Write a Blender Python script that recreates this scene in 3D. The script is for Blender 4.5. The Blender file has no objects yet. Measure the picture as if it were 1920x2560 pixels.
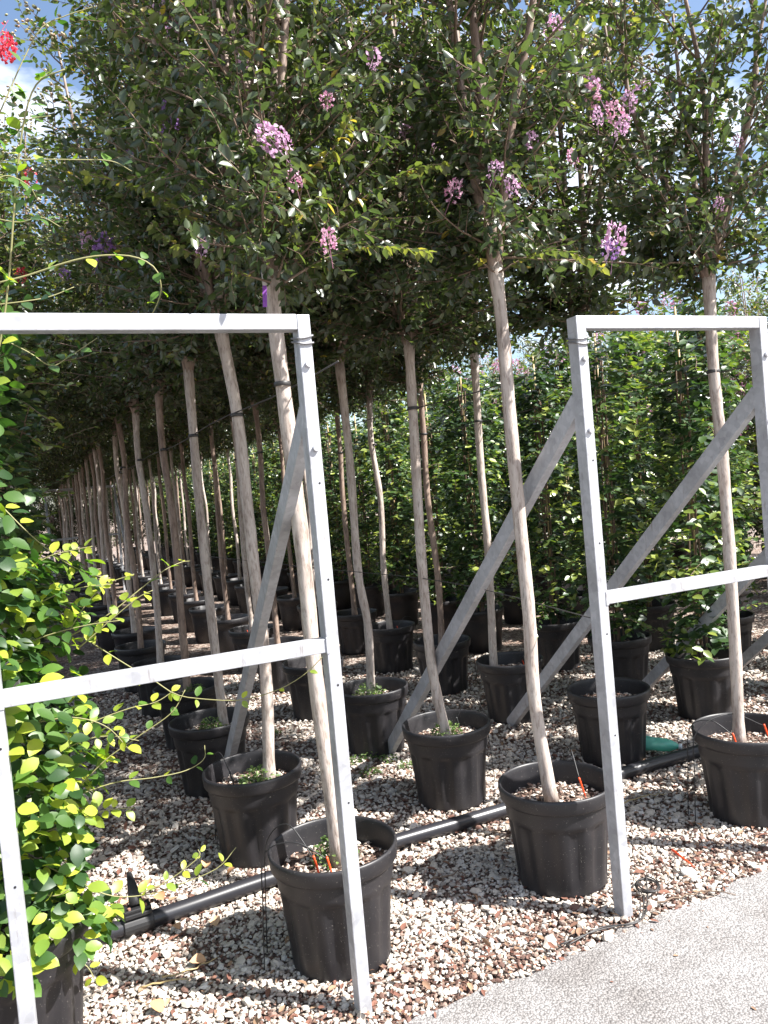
import bpy, math, random
import numpy as np
from mathutils import Matrix, Vector

random.seed(7)
rng = np.random.default_rng(7)
scene = bpy.context.scene
COL = scene.collection
R = math.radians

# ------------------------------------------------------------------ camera
EYE, FOC, PITCH, ROLL = 1.6, 1984.0, R(1.76), R(5.06)
cam_data = bpy.data.cameras.new('camera')
cam = bpy.data.objects.new('camera', cam_data)
COL.objects.link(cam)
cam_data.sensor_fit = 'VERTICAL'
cam_data.sensor_height = 24.0
cam_data.lens = 24.0 * FOC / 2560.0
cam_data.clip_start = 0.05
cam_data.clip_end = 2000.0
_f = Vector((0, math.cos(PITCH), -math.sin(PITCH)))
_u = Vector((0, math.sin(PITCH), math.cos(PITCH)))
_r = Vector((1, 0, 0))
_r2 = _r * math.cos(ROLL) - _u * math.sin(ROLL)
_u2 = _r * math.sin(ROLL) + _u * math.cos(ROLL)
cam.matrix_world = Matrix(((_r2.x, _u2.x, -_f.x, 0), (_r2.y, _u2.y, -_f.y, 0), (_r2.z, _u2.z, -_f.z, EYE), (0, 0, 0, 1)))
scene.camera = cam

# ------------------------------------------------------------------ sky, sun, exposure
SUN_EL = R(47)
SUN_DIR = Vector((0.945 * math.cos(SUN_EL), -0.327 * math.cos(SUN_EL), math.sin(SUN_EL))).normalized()  # towards the sun
world = bpy.data.worlds.new('World')
scene.world = world
world.use_nodes = True
wn, wl = world.node_tree.nodes, world.node_tree.links
wn.clear()
w_out = wn.new('ShaderNodeOutputWorld')
w_bg = wn.new('ShaderNodeBackground')
w_sky = wn.new('ShaderNodeTexSky')
w_sky.sky_type = 'NISHITA'
w_sky.sun_disc = False
w_sky.sun_elevation = SUN_EL
w_sky.sun_rotation = math.atan2(SUN_DIR.x, SUN_DIR.y)
w_sky.air_density = 1.0
w_sky.ozone_density = 1.0
w_sky.dust_density = 1.3
w_tc = wn.new('ShaderNodeTexCoord')
w_map = wn.new('ShaderNodeMapping')
w_map.inputs['Scale'].default_value = (1.0, 1.0, 2.6)
w_noise = wn.new('ShaderNodeTexNoise')
w_noise.inputs['Scale'].default_value = 2.3
w_noise.inputs['Detail'].default_value = 7
w_noise.inputs['Roughness'].default_value = 0.58
w_ramp = wn.new('ShaderNodeValToRGB')
w_ramp.color_ramp.elements[0].position = 0.50
w_ramp.color_ramp.elements[1].position = 0.66
w_mix = wn.new('ShaderNodeMix')
w_mix.data_type = 'RGBA'
w_mix.inputs['B'].default_value = (9.5, 9.6, 9.8, 1)
wl.new(w_tc.outputs['Generated'], w_map.inputs['Vector'])
wl.new(w_map.outputs['Vector'], w_noise.inputs['Vector'])
wl.new(w_noise.outputs['Fac'], w_ramp.inputs['Fac'])
wl.new(w_ramp.outputs['Color'], w_mix.inputs['Factor'])
wl.new(w_sky.outputs['Color'], w_mix.inputs['A'])
wl.new(w_mix.outputs['Result'], w_bg.inputs['Color'])
wl.new(w_bg.outputs['Background'], w_out.inputs['Surface'])
w_bg.inputs['Strength'].default_value = 0.078

sun_data = bpy.data.lights.new('sun', 'SUN')
sun_data.energy = 5.0
sun_data.angle = R(0.53)
sun_data.color = (1.0, 0.965, 0.92)
sun = bpy.data.objects.new('sun', sun_data)
COL.objects.link(sun)
sun.rotation_euler = (-SUN_DIR).to_track_quat('-Z', 'Y').to_euler()

vs = scene.view_settings
vs.view_transform = 'Standard'
vs.look = 'None'
vs.exposure = 1.7
vs.gamma = 1.0
vs.use_curve_mapping = False
cy = scene.cycles
cy.max_bounces = 8
cy.diffuse_bounces = 3
cy.glossy_bounces = 3
cy.transmission_bounces = 6
cy.transparent_max_bounces = 8
cy.use_denoising = True
cy.sample_clamp_indirect = 6.0

# ------------------------------------------------------------------ helpers: materials
def mat(name):
    m = bpy.data.materials.new(name)
    m.use_nodes = True
    nt = m.node_tree
    b = nt.nodes['Principled BSDF']
    return m, nt, nt.nodes, nt.links, b

def ramp(nodes, stops, mode='LINEAR'):
    n = nodes.new('ShaderNodeValToRGB')
    n.color_ramp.interpolation = mode
    els = n.color_ramp.elements
    while len(els) < len(stops):
        els.new(0.5)
    for e, (p, c) in zip(els, stops):
        e.position = p
        e.color = (c[0], c[1], c[2], 1)
    return n

def noise(nodes, links, scale, detail=4, rough=0.55, coord=None, vec_scale=None):
    n = nodes.new('ShaderNodeTexNoise')
    n.inputs['Scale'].default_value = scale
    n.inputs['Detail'].default_value = detail
    n.inputs['Roughness'].default_value = rough
    if coord is not None:
        if vec_scale:
            mp = nodes.new('ShaderNodeMapping')
            mp.inputs['Scale'].default_value = vec_scale
            links.new(coord, mp.inputs['Vector'])
            links.new(mp.outputs['Vector'], n.inputs['Vector'])
        else:
            links.new(coord, n.inputs['Vector'])
    return n

def bump(nodes, links, bsdf, height, strength, dist):
    b = nodes.new('ShaderNodeBump')
    b.inputs['Strength'].default_value = strength
    b.inputs['Distance'].default_value = dist
    links.new(height, b.inputs['Height'])
    links.new(b.outputs['Normal'], bsdf.inputs['Normal'])

def leaf_mat(name, stops, trans, tcol, rough=0.38, spec=0.5):
    m, nt, nd, lk, b = mat(name)
    at = nd.new('ShaderNodeAttribute')
    at.attribute_name = 'rnd'
    oi = nd.new('ShaderNodeObjectInfo')
    ad = nd.new('ShaderNodeMath')
    ad.operation = 'MULTIPLY_ADD'
    ad.inputs[1].default_value = 0.10
    lk.new(oi.outputs['Random'], ad.inputs[0])
    lk.new(at.outputs['Fac'], ad.inputs[2])
    rp = ramp(nd, stops)
    lk.new(ad.outputs[0], rp.inputs['Fac'])
    lk.new(rp.outputs['Color'], b.inputs['Base Color'])
    b.inputs['Roughness'].default_value = rough
    b.inputs['Specular IOR Level'].default_value = spec
    tr = nd.new('ShaderNodeBsdfTranslucent')
    mc = nd.new('ShaderNodeMix')
    mc.data_type = 'RGBA'
    mc.blend_type = 'MULTIPLY'
    mc.inputs['Factor'].default_value = 1.0
    mc.inputs['B'].default_value = (*tcol, 1)
    lk.new(rp.outputs['Color'], mc.inputs['A'])
    lk.new(mc.outputs['Result'], tr.inputs['Color'])
    mx = nd.new('ShaderNodeMixShader')
    mx.inputs['Fac'].default_value = trans
    lk.new(b.outputs['BSDF'], mx.inputs[1])
    lk.new(tr.outputs['BSDF'], mx.inputs[2])
    lk.new(mx.outputs['Shader'], nd['Material Output'].inputs['Surface'])
    return m

def plain(name, col, rough=0.5, spec=0.5, metal=0.0):
    m, nt, nd, lk, b = mat(name)
    b.inputs['Base Color'].default_value = (*col, 1)
    b.inputs['Roughness'].default_value = rough
    b.inputs['Specular IOR Level'].default_value = spec
    b.inputs['Metallic'].default_value = metal
    return m

def ramp_attr(name, stops, rough=0.8, mode='LINEAR', spec=0.3):
    m, nt, nd, lk, b = mat(name)
    at = nd.new('ShaderNodeAttribute')
    at.attribute_name = 'rnd'
    rp = ramp(nd, stops, mode)
    lk.new(at.outputs['Fac'], rp.inputs['Fac'])
    lk.new(rp.outputs['Color'], b.inputs['Base Color'])
    b.inputs['Roughness'].default_value = rough
    b.inputs['Specular IOR Level'].default_value = spec
    return m, nt, nd, lk, b, rp

M = {}
M['crape'] = leaf_mat('crape_leaf', [(0.0, (0.018, 0.033, 0.015)), (0.45, (0.037, 0.060, 0.024)), (0.78, (0.080, 0.105, 0.032)), (0.93, (0.17, 0.18, 0.045)), (1.0, (0.34, 0.25, 0.05))], 0.37, (2.2, 2.3, 1.05), 0.38, 1.0)
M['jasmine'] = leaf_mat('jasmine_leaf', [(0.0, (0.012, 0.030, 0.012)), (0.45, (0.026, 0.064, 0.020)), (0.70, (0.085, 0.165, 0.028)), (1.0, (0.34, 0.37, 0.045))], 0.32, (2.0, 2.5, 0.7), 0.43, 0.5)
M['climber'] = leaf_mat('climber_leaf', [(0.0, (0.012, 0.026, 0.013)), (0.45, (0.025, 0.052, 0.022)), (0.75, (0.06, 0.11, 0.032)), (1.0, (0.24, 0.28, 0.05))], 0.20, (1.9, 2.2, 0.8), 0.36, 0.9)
M['weed'] = leaf_mat('weed_leaf', [(0.0, (0.06, 0.12, 0.03)), (1.0, (0.16, 0.22, 0.07))], 0.3, (1.5, 1.8, 0.8), 0.5)
M['vine_stem'] = plain('vine_stem', (0.22, 0.21, 0.09), 0.6)

# bark: smooth peeling tan/grey
m, nt, nd, lk, b = mat('crape_bark')
tc = nd.new('ShaderNodeTexCoord')
n1 = noise(nd, lk, 9, 5, 0.6, tc.outputs['Object'], (3.0, 3.0, 0.55))
n2 = noise(nd, lk, 45, 4, 0.65, tc.outputs['Object'], (2.2, 2.2, 0.5))
rp = ramp(nd, [(0.30, (0.19, 0.15, 0.125)), (0.44, (0.36, 0.30, 0.26)), (0.58, (0.47, 0.41, 0.365)), (0.75, (0.33, 0.31, 0.285))])
lk.new(n1.outputs['Fac'], rp.inputs['Fac'])
mx = nd.new('ShaderNodeMix'); mx.data_type = 'RGBA'; mx.blend_type = 'MULTIPLY'
rp2 = ramp(nd, [(0.34, (0.38, 0.33, 0.30)), (0.50, (1, 1, 1))])
lk.new(n2.outputs['Fac'], rp2.inputs['Fac'])
mx.inputs['Factor'].default_value = 0.7
lk.new(rp.outputs['Color'], mx.inputs['A']); lk.new(rp2.outputs['Color'], mx.inputs['B'])
lk.new(mx.outputs['Result'], b.inputs['Base Color'])
b.inputs['Roughness'].default_value = 0.62
bump(nd, lk, b, n2.outputs['Fac'], 0.5, 0.004)
M['bark'] = m
def brown_bark():
    m2 = M['bark'].copy(); m2.name = 'brown_bark'
    for n_ in m2.node_tree.nodes:
        if n_.type == 'VALTORGB' and abs(n_.color_ramp.elements[0].position - 0.30) < 1e-4:
            for e_, c_ in zip(n_.color_ramp.elements, ((0.10, 0.065, 0.05), (0.20, 0.14, 0.11), (0.29, 0.215, 0.17), (0.19, 0.15, 0.125))): e_.color = (*c_, 1)
    return m2
M['bark_brown'] = brown_bark()
M['twig'] = plain('twig_bark', (0.16, 0.115, 0.085), 0.8, 0.2)

# galvanised steel
m, nt, nd, lk, b = mat('galvanised_steel')
tc = nd.new('ShaderNodeTexCoord')
vo = nd.new('ShaderNodeTexVoronoi'); vo.inputs['Scale'].default_value = 48
lk.new(tc.outputs['Object'], vo.inputs['Vector'])
n1 = noise(nd, lk, 6, 5, 0.6, tc.outputs['Object'])
n3 = noise(nd, lk, 60, 5, 0.7, tc.outputs['Object'], (1, 1, 0.15))
rp = ramp(nd, [(0.0, (0.35, 0.36, 0.39)), (1.0, (0.475, 0.485, 0.515))])
lk.new(vo.outputs['Color'], rp.inputs['Fac'])
rp2 = ramp(nd, [(0.32, (0.72, 0.71, 0.70)), (0.58, (1, 1, 1))])
lk.new(n1.outputs['Fac'], rp2.inputs['Fac'])
rp3 = ramp(nd, [(0.30, (0.45, 0.36, 0.29)), (0.40, (1, 1, 1))])
lk.new(n3.outputs['Fac'], rp3.inputs['Fac'])
mx = nd.new('ShaderNodeMix'); mx.data_type = 'RGBA'; mx.blend_type = 'MULTIPLY'; mx.inputs['Factor'].default_value = 1
mx2 = nd.new('ShaderNodeMix'); mx2.data_type = 'RGBA'; mx2.blend_type = 'MULTIPLY'; mx2.inputs['Factor'].default_value = 0.6
lk.new(rp.outputs['Color'], mx.inputs['A']); lk.new(rp2.outputs['Color'], mx.inputs['B'])
lk.new(mx.outputs['Result'], mx2.inputs['A']); lk.new(rp3.outputs['Color'], mx2.inputs['B'])
lk.new(mx2.outputs['Result'], b.inputs['Base Color'])
b.inputs['Metallic'].default_value = 0.25
rr = nd.new('ShaderNodeMapRange'); rr.inputs['To Min'].default_value = 0.38; rr.inputs['To Max'].default_value = 0.6
lk.new(vo.outputs['Distance'], rr.inputs['Value']); lk.new(rr.outputs['Result'], b.inputs['Roughness'])
bump(nd, lk, b, n1.outputs['Fac'], 0.12, 0.004)
M['steel'] = m
M['bolt'] = plain('bolt_zinc', (0.62, 0.62, 0.65), 0.35, 0.5, 0.5)
M['hole'] = plain('hole_dark', (0.01, 0.01, 0.012), 0.9)

# black nursery plastic
m, nt, nd, lk, b = mat('pot_plastic')
tc = nd.new('ShaderNodeTexCoord')
n1 = noise(nd, lk, 7, 5, 0.6, tc.outputs['Object'])
n2 = noise(nd, lk, 240, 2, 0.5, tc.outputs['Object'])
rp = ramp(nd, [(0.3, (0.010, 0.0098, 0.012)), (0.7, (0.020, 0.018, 0.0195))])
lk.new(n1.outputs['Fac'], rp.inputs['Fac'])
rp2 = ramp(nd, [(0.70, (0, 0, 0)), (0.74, (1, 1, 1))])
lk.new(n2.outputs['Fac'], rp2.inputs['Fac'])
mx = nd.new('ShaderNodeMix'); mx.data_type = 'RGBA'
mx.inputs['B'].default_value = (0.30, 0.28, 0.25, 1)
lk.new(rp2.outputs['Color'], mx.inputs['Factor']); lk.new(rp.outputs['Color'], mx.inputs['A'])
lk.new(mx.outputs['Result'], b.inputs['Base Color'])
rr = nd.new('ShaderNodeMapRange'); rr.inputs['To Min'].default_value = 0.36; rr.inputs['To Max'].default_value = 0.58
lk.new(n1.outputs['Fac'], rr.inputs['Value']); lk.new(rr.outputs['Result'], b.inputs['Roughness'])
M['pot'] = m
M['pipe'] = plain('pipe_polyethylene', (0.02, 0.02, 0.024), 0.33)
M['rubber'] = plain('black_tube', (0.015, 0.015, 0.016), 0.5)
M['orange'] = plain('orange_plastic', (0.75, 0.07, 0.015), 0.45)
M['purple'] = plain('purple_tape', (0.20, 0.05, 0.32), 0.5)
M['wire'] = plain('dark_wire', (0.03, 0.028, 0.028), 0.5)
M['wire_grey'] = plain('grey_wire', (0.22, 0.22, 0.23), 0.4, 0.5, 0.5)
M['bamboo'] = plain('bamboo', (0.36, 0.27, 0.13), 0.55)
M['rock'] = plain('white_rock', (0.78, 0.77, 0.74), 0.8)
M['rust'] = plain('rusty_bolt', (0.22, 0.12, 0.09), 0.8)
M['soil'] = None
m, nt, nd, lk, b = mat('potting_soil')
tc = nd.new('ShaderNodeTexCoord')
n1 = noise(nd, lk, 60, 5, 0.7, tc.outputs['Object'])
rp = ramp(nd, [(0.35, (0.025, 0.018, 0.013)), (0.65, (0.13, 0.075, 0.05))])
lk.new(n1.outputs['Fac'], rp.inputs['Fac']); lk.new(rp.outputs['Color'], b.inputs['Base Color'])
b.inputs['Roughness'].default_value = 0.95
bump(nd, lk, b, n1.outputs['Fac'], 0.8, 0.01)
M['soil'] = m
STONE = [(0.0, (0.49, 0.44, 0.385)), (0.30, (0.41, 0.36, 0.305)), (0.50, (0.54, 0.505, 0.465)), (0.62, (0.27, 0.24, 0.21)), (0.74, (0.29, 0.215, 0.175)), (0.86, (0.14, 0.08, 0.062)), (1.0, (0.09, 0.052, 0.042))]
M['gravel'] = ramp_attr('gravel_stone', STONE, 0.85)[0]
M['mulch'] = ramp_attr('pot_mulch', [(0.0, (0.50, 0.46, 0.41)), (0.45, (0.40, 0.345, 0.295)), (0.62, (0.26, 0.175, 0.135)), (0.85, (0.15, 0.09, 0.07)), (1.0, (0.05, 0.035, 0.03))], 0.9)[0]
M['litter'] = ramp_attr('leaf_litter', [(0.0, (0.17, 0.08, 0.055)), (0.4, (0.13, 0.058, 0.042)), (0.7, (0.27, 0.175, 0.11)), (1.0, (0.07, 0.04, 0.03))], 0.85)[0]
M['dry_leaf'] = ramp_attr('dry_leaf', [(0.0, (0.42, 0.22, 0.11)), (1.0, (0.50, 0.33, 0.20))], 0.7)[0]
M['seed'] = ramp_attr('seed_head', [(0.0, (0.24, 0.25, 0.13)), (0.6, (0.38, 0.34, 0.22)), (1.0, (0.36, 0.22, 0.16))], 0.6)[0]
def petal_mat(name, a, c):
    return leaf_mat(name, [(0.0, a), (0.7, c), (1.0, c)], 0.35, (1.2, 1.1, 1.2), 0.6, 0.2)
M['pink'] = petal_mat('pink_petal', (0.42, 0.20, 0.36), (0.64, 0.46, 0.60))
M['magenta'] = petal_mat('magenta_petal', (0.42, 0.15, 0.26), (0.62, 0.40, 0.50))
M['red'] = petal_mat('red_petal', (0.50, 0.02, 0.05), (0.62, 0.07, 0.10))
M['shade_violet'] = petal_mat('shade_violet_petal', (0.22, 0.11, 0.34), (0.36, 0.22, 0.48))  # pink clusters in the shade, their shade put into the petal colour
m, nt, nd, lk, b = mat('green_bottle')
b.inputs['Base Color'].default_value = (0.20, 0.70, 0.55, 1)
b.inputs['Roughness'].default_value = 0.08
b.inputs['Specular IOR Level'].default_value = 1.0
trn = nd.new('ShaderNodeBsdfTransparent'); trn.inputs['Color'].default_value = (0.66, 0.96, 0.86, 1)
mxs = nd.new('ShaderNodeMixShader')
fr = nd.new('ShaderNodeFresnel'); fr.inputs['IOR'].default_value = 1.7
mth = nd.new('ShaderNodeMath'); mth.operation = 'ADD'; mth.inputs[1].default_value = 0.42; mth.use_clamp = True
lk.new(fr.outputs['Fac'], mth.inputs[0]); lk.new(mth.outputs[0], mxs.inputs['Fac'])
lk.new(trn.outputs['BSDF'], mxs.inputs[1]); lk.new(b.outputs['BSDF'], mxs.inputs[2])
lk.new(mxs.outputs['Shader'], nd['Material Output'].inputs['Surface'])
M['bottle'] = m
M['cap'] = plain('bottle_cap', (0.55, 0.60, 0.62), 0.4)

# ground (gravel seen from afar) and asphalt
m, nt, nd, lk, b = mat('gravel_ground')
tc = nd.new('ShaderNodeTexCoord')
vo = nd.new('ShaderNodeTexVoronoi'); vo.inputs['Scale'].default_value = 42
lk.new(tc.outputs['Object'], vo.inputs['Vector'])
sx = nd.new('ShaderNodeSeparateColor'); lk.new(vo.outputs['Color'], sx.inputs['Color'])
rp = ramp(nd, STONE)
lk.new(sx.outputs['Red'], rp.inputs['Fac'])
n1 = noise(nd, lk, 2.2, 5, 0.6, tc.outputs['Object'])
rp2 = ramp(nd, [(0.40, (0.62, 0.50, 0.44)), (0.62, (0.95, 0.95, 0.95))])
lk.new(n1.outputs['Fac'], rp2.inputs['Fac'])
mx = nd.new('ShaderNodeMix'); mx.data_type = 'RGBA'; mx.blend_type = 'MULTIPLY'; mx.inputs['Factor'].default_value = 1
lk.new(rp.outputs['Color'], mx.inputs['A']); lk.new(rp2.outputs['Color'], mx.inputs['B'])
mx3 = nd.new('ShaderNodeMix'); mx3.data_type = 'RGBA'
mx3.inputs['B'].default_value = (0.10, 0.065, 0.05, 1)
rp3 = ramp(nd, [(0.35, (0, 0, 0)), (0.75, (1, 1, 1))])
lk.new(vo.outputs['Distance'], rp3.inputs['Fac'])
lk.new(rp3.outputs['Color'], mx3.inputs['Factor'])
lk.new(mx.outputs['Result'], mx3.inputs['A'])
lk.new(mx3.outputs['Result'], b.inputs['Base Color'])
b.inputs['Roughness'].default_value = 0.95
inv = nd.new('ShaderNodeMath'); inv.operation = 'SUBTRACT'; inv.inputs[0].default_value = 1
lk.new(vo.outputs['Distance'], inv.inputs[1])
bump(nd, lk, b, inv.outputs[0], 1.0, 0.015)
M['ground'] = m

m, nt, nd, lk, b = mat('asphalt')
tc = nd.new('ShaderNodeTexCoord')
vo = nd.new('ShaderNodeTexVoronoi'); vo.inputs['Scale'].default_value = 150
lk.new(tc.outputs['Object'], vo.inputs['Vector'])
sx = nd.new('ShaderNodeSeparateColor'); lk.new(vo.outputs['Color'], sx.inputs['Color'])
rp = ramp(nd, [(0.0, (0.19, 0.185, 0.183)), (0.4, (0.24, 0.234, 0.232)), (0.8, (0.285, 0.28, 0.277)), (1.0, (0.34, 0.332, 0.325))])
lk.new(sx.outputs['Green'], rp.inputs['Fac'])
rp3 = ramp(nd, [(0.40, (1, 1, 1)), (0.70, (0.50, 0.49, 0.49))])
lk.new(vo.outputs['Distance'], rp3.inputs['Fac'])
mx = nd.new('ShaderNodeMix'); mx.data_type = 'RGBA'; mx.blend_type = 'MULTIPLY'; mx.inputs['Factor'].default_value = 1
lk.new(rp.outputs['Color'], mx.inputs['A']); lk.new(rp3.outputs['Color'], mx.inputs['B'])
n1 = noise(nd, lk, 2.6, 7, 0.68, tc.outputs['Object'])
rp2 = ramp(nd, [(0.36, (0.72, 0.69, 0.67)), (0.60, (1.06, 1.05, 1.04))])
lk.new(n1.outputs['Fac'], rp2.inputs['Fac'])
mx2 = nd.new('ShaderNodeMix'); mx2.data_type = 'RGBA'; mx2.blend_type = 'MULTIPLY'; mx2.inputs['Factor'].default_value = 1
lk.new(mx.outputs['Result'], mx2.inputs['A']); lk.new(rp2.outputs['Color'], mx2.inputs['B'])
lk.new(mx2.outputs['Result'], b.inputs['Base Color'])
b.inputs['Roughness'].default_value = 0.88
inv = nd.new('ShaderNodeMath'); inv.operation = 'SUBTRACT'; inv.inputs[0].default_value = 1
lk.new(vo.outputs['Distance'], inv.inputs[1])
bump(nd, lk, b, inv.outputs[0], 0.55, 0.005)
M['asphalt'] = m

# ------------------------------------------------------------------ helpers: meshes
class MB:
    """collects vertices and faces (tris and quads) for one mesh"""
    def __init__(s):
        s.v, s.q, s.t, s.rq, s.n = [], [], [], [], 0
        s.rv = []
    def add(s, verts, quads=None, tris=None, rnd=None):
        verts = np.asarray(verts, dtype=np.float32).reshape(-1, 3)
        if quads is not None and len(quads): s.q.append(np.asarray(quads, dtype=np.int32).reshape(-1, 4) + s.n)
        if tris is not None and len(tris): s.t.append(np.asarray(tris, dtype=np.int32).reshape(-1, 3) + s.n)
        s.v.append(verts)
        s.rv.append(np.broadcast_to(np.asarray(0.5 if rnd is None else rnd, dtype=np.float32), (len(verts),)))
        s.n += len(verts)
        return s
    def box(s, c, ax, ay, az):
        """box with centre c and half-axes ax, ay, az (vectors)"""
        c, ax, ay, az = [np.array(a, float) for a in (c, ax, ay, az)]
        vv = [c + i * ax + j * ay + k * az for i in (-1, 1) for j in (-1, 1) for k in (-1, 1)]
        return s.add(vv, [(0, 1, 3, 2), (4, 6, 7, 5), (0, 4, 5, 1), (2, 3, 7, 6), (0, 2, 6, 4), (1, 5, 7, 3)])
    def tube(s, pts, rad, sides=8, rnd=None, cap=True, jitter=0.0):
        pts = np.asarray(pts, float); n = len(pts)
        rad = np.broadcast_to(np.asarray(rad, float), (n,))
        tg = np.gradient(pts, axis=0)
        tg /= np.linalg.norm(tg, axis=1)[:, None] + 1e-9
        ref = np.array([0, 0, 1.0]) if abs(tg[:, 2]).mean() < 0.8 else np.array([1.0, 0, 0])
        a = np.cross(tg, ref); a /= np.linalg.norm(a, axis=1)[:, None] + 1e-9
        bb = np.cross(tg, a)
        th = np.linspace(0, 2 * np.pi, sides, endpoint=False)
        rr = rad[:, None] * (1 + jitter * rng.normal(size=(n, sides)))
        ring = pts[:, None, :] + rr[..., None] * (np.cos(th)[None, :, None] * a[:, None, :] + np.sin(th)[None, :, None] * bb[:, None, :])
        i = np.arange(n - 1)[:, None] * sides; j = np.arange(sides)[None, :]; j2 = (j + 1) % sides
        q = np.stack([i + j, i + j2, i + sides + j2, i + sides + j], -1).reshape(-1, 4)
        vv = ring.reshape(-1, 3); t = None
        if cap:
            vv = np.concatenate([vv, pts[:1], pts[-1:]])
            c0, c1 = n * sides, n * sides + 1
            jj = np.arange(sides); jn = (jj + 1) % sides; o = (n - 1) * sides
            t = np.concatenate([np.stack([np.full(sides, c0), jn, jj], -1), np.stack([np.full(sides, c1), o + jj, o + jn], -1)])
        return s.add(vv, q, t, rnd)
    def lathe(s, prof, seg=48, mod=None):
        prof = np.asarray(prof, float); n = len(prof)
        th = np.linspace(0, 2 * np.pi, seg, endpoint=False)
        r = np.repeat(prof[:, :1], seg, 1)
        if mod is not None: r = r + mod(prof[:, 1][:, None], th[None, :], prof[:, 0][:, None])
        vv = np.stack([r * np.cos(th), r * np.sin(th), np.repeat(prof[:, 1:2], seg, 1)], -1).reshape(-1, 3)
        i = np.arange(n - 1)[:, None] * seg; j = np.arange(seg)[None, :]; j2 = (j + 1) % seg
        q = np.stack([i + j, i + j2, i + seg + j2, i + seg + j], -1).reshape(-1, 4)
        return s.add(vv, q)
    def mesh(s, name, material, smooth=True):
        v = np.concatenate(s.v); rv = np.concatenate(s.rv)
        q = np.concatenate(s.q) if s.q else np.zeros((0, 4), np.int32)
        t = np.concatenate(s.t) if s.t else np.zeros((0, 3), np.int32)
        me = bpy.data.meshes.new(name)
        me.vertices.add(len(v)); me.vertices.foreach_set('co', v.ravel())
        nl = q.size + t.size
        me.loops.add(nl); me.loops.foreach_set('vertex_index', np.concatenate([q.ravel(), t.ravel()]))
        me.polygons.add(len(q) + len(t))
        st = np.concatenate([np.arange(len(q)) * 4, q.size + np.arange(len(t)) * 3]).astype(np.int32)
        me.polygons.foreach_set('loop_start', st)
        me.polygons.foreach_set('use_smooth', np.full(len(st), smooth))
        at = me.attributes.new('rnd', 'FLOAT', 'POINT'); at.data.foreach_set('value', rv.astype(np.float32))
        me.update(calc_edges=True)
        me.materials.append(material)
        return me

def link(name, data, parent=None, kind=None, loc=None, label=None, cat=None, group=None, rotz=0.0):
    o = bpy.data.objects.new(name, data)
    COL.objects.link(o)
    if parent is not None: o.parent = parent
    if kind: o['kind'] = kind
    if label: o['label'] = label
    if cat: o['category'] = cat
    if group: o['group'] = group
    if loc is not None: o.location = loc
    if rotz: o.rotation_euler = (0, 0, rotz)
    return o

def bevel(o, w=0.003, seg=2):
    md = o.modifiers.new('bevel', 'BEVEL'); md.width = w; md.segments = seg; md.limit_method = 'ANGLE'

def smooth_path(pts, n):
    """Catmull-Rom through pts"""
    p = np.asarray(pts, float)
    p = np.concatenate([[2 * p[0] - p[1]], p, [2 * p[-1] - p[-2]]])
    out = []
    m_ = len(p) - 3
    for t in np.linspace(0, m_ - 1e-6, n):
        i = int(t); f = t - i
        a, b_, c, d = p[i:i + 4]
        out.append(0.5 * (2 * b_ + (c - a) * f + (2 * a - 5 * b_ + 4 * c - d) * f * f + (3 * b_ - a - 3 * c + d) * f ** 3))
    return np.array(out)

def norm(v): return v / (np.linalg.norm(v, axis=-1, keepdims=True) + 1e-9)

# leaf templates: (x along, y across, z up) for length 1; folded along the midrib
LEAF_V = np.array([(0, 0, 0), (0.28, 0.24, 0.05), (0.66, 0.22, 0.03), (1.0, 0, -0.12), (0.66, -0.22, 0.03), (0.28, -0.24, 0.05)])
LEAF_Q = np.array([(0, 3, 2, 1), (0, 5, 4, 3)])
BIG_V = np.array([(0, 0, 0), (0.14, 0.0, 0.0), (0.26, 0.16, 0.045), (0.45, 0.25, 0.06), (0.65, 0.245, 0.05), (0.84, 0.15, 0.0), (1.0, 0, -0.08),
                  (0.84, -0.15, 0.0), (0.65, -0.245, 0.05), (0.45, -0.25, 0.06), (0.26, -0.16, 0.045), (0.45, 0, 0.015), (0.65, 0, 0.0), (0.84, 0, -0.035)])
BIG_Q = np.array([(1, 11, 3, 2), (11, 12, 4, 3), (12, 13, 5, 4), (1, 10, 9, 11), (11, 9, 8, 12), (12, 8, 7, 13)])
BIG_T = np.array([(13, 6, 5), (13, 7, 6)])

def add_leaves(mb, P, A, N, L, rnd, big=False, wide=1.0):
    P, A, N = [np.asarray(x, float) for x in (P, A, N)]
    L = np.asarray(L, float); rnd = np.asarray(rnd, float)
    A = norm(A); B = norm(np.cross(N, A)); N = np.cross(A, B)
    T = BIG_V if big else LEAF_V
    V = P[:, None] + L[:, None, None] * (T[None, :, 0:1] * A[:, None] + wide * T[None, :, 1:2] * B[:, None] + T[None, :, 2:3] * N[:, None])
    k = len(T); base = (np.arange(len(P)) * k)[:, None, None]
    if big:
        mb.add(V.reshape(-1, 3), (BIG_Q[None] + base).reshape(-1, 4), (BIG_T[None] + base).reshape(-1, 3), np.repeat(rnd, k))
    else:
        mb.add(V.reshape(-1, 3), (LEAF_Q[None] + base).reshape(-1, 4), None, np.repeat(rnd, k))

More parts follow.
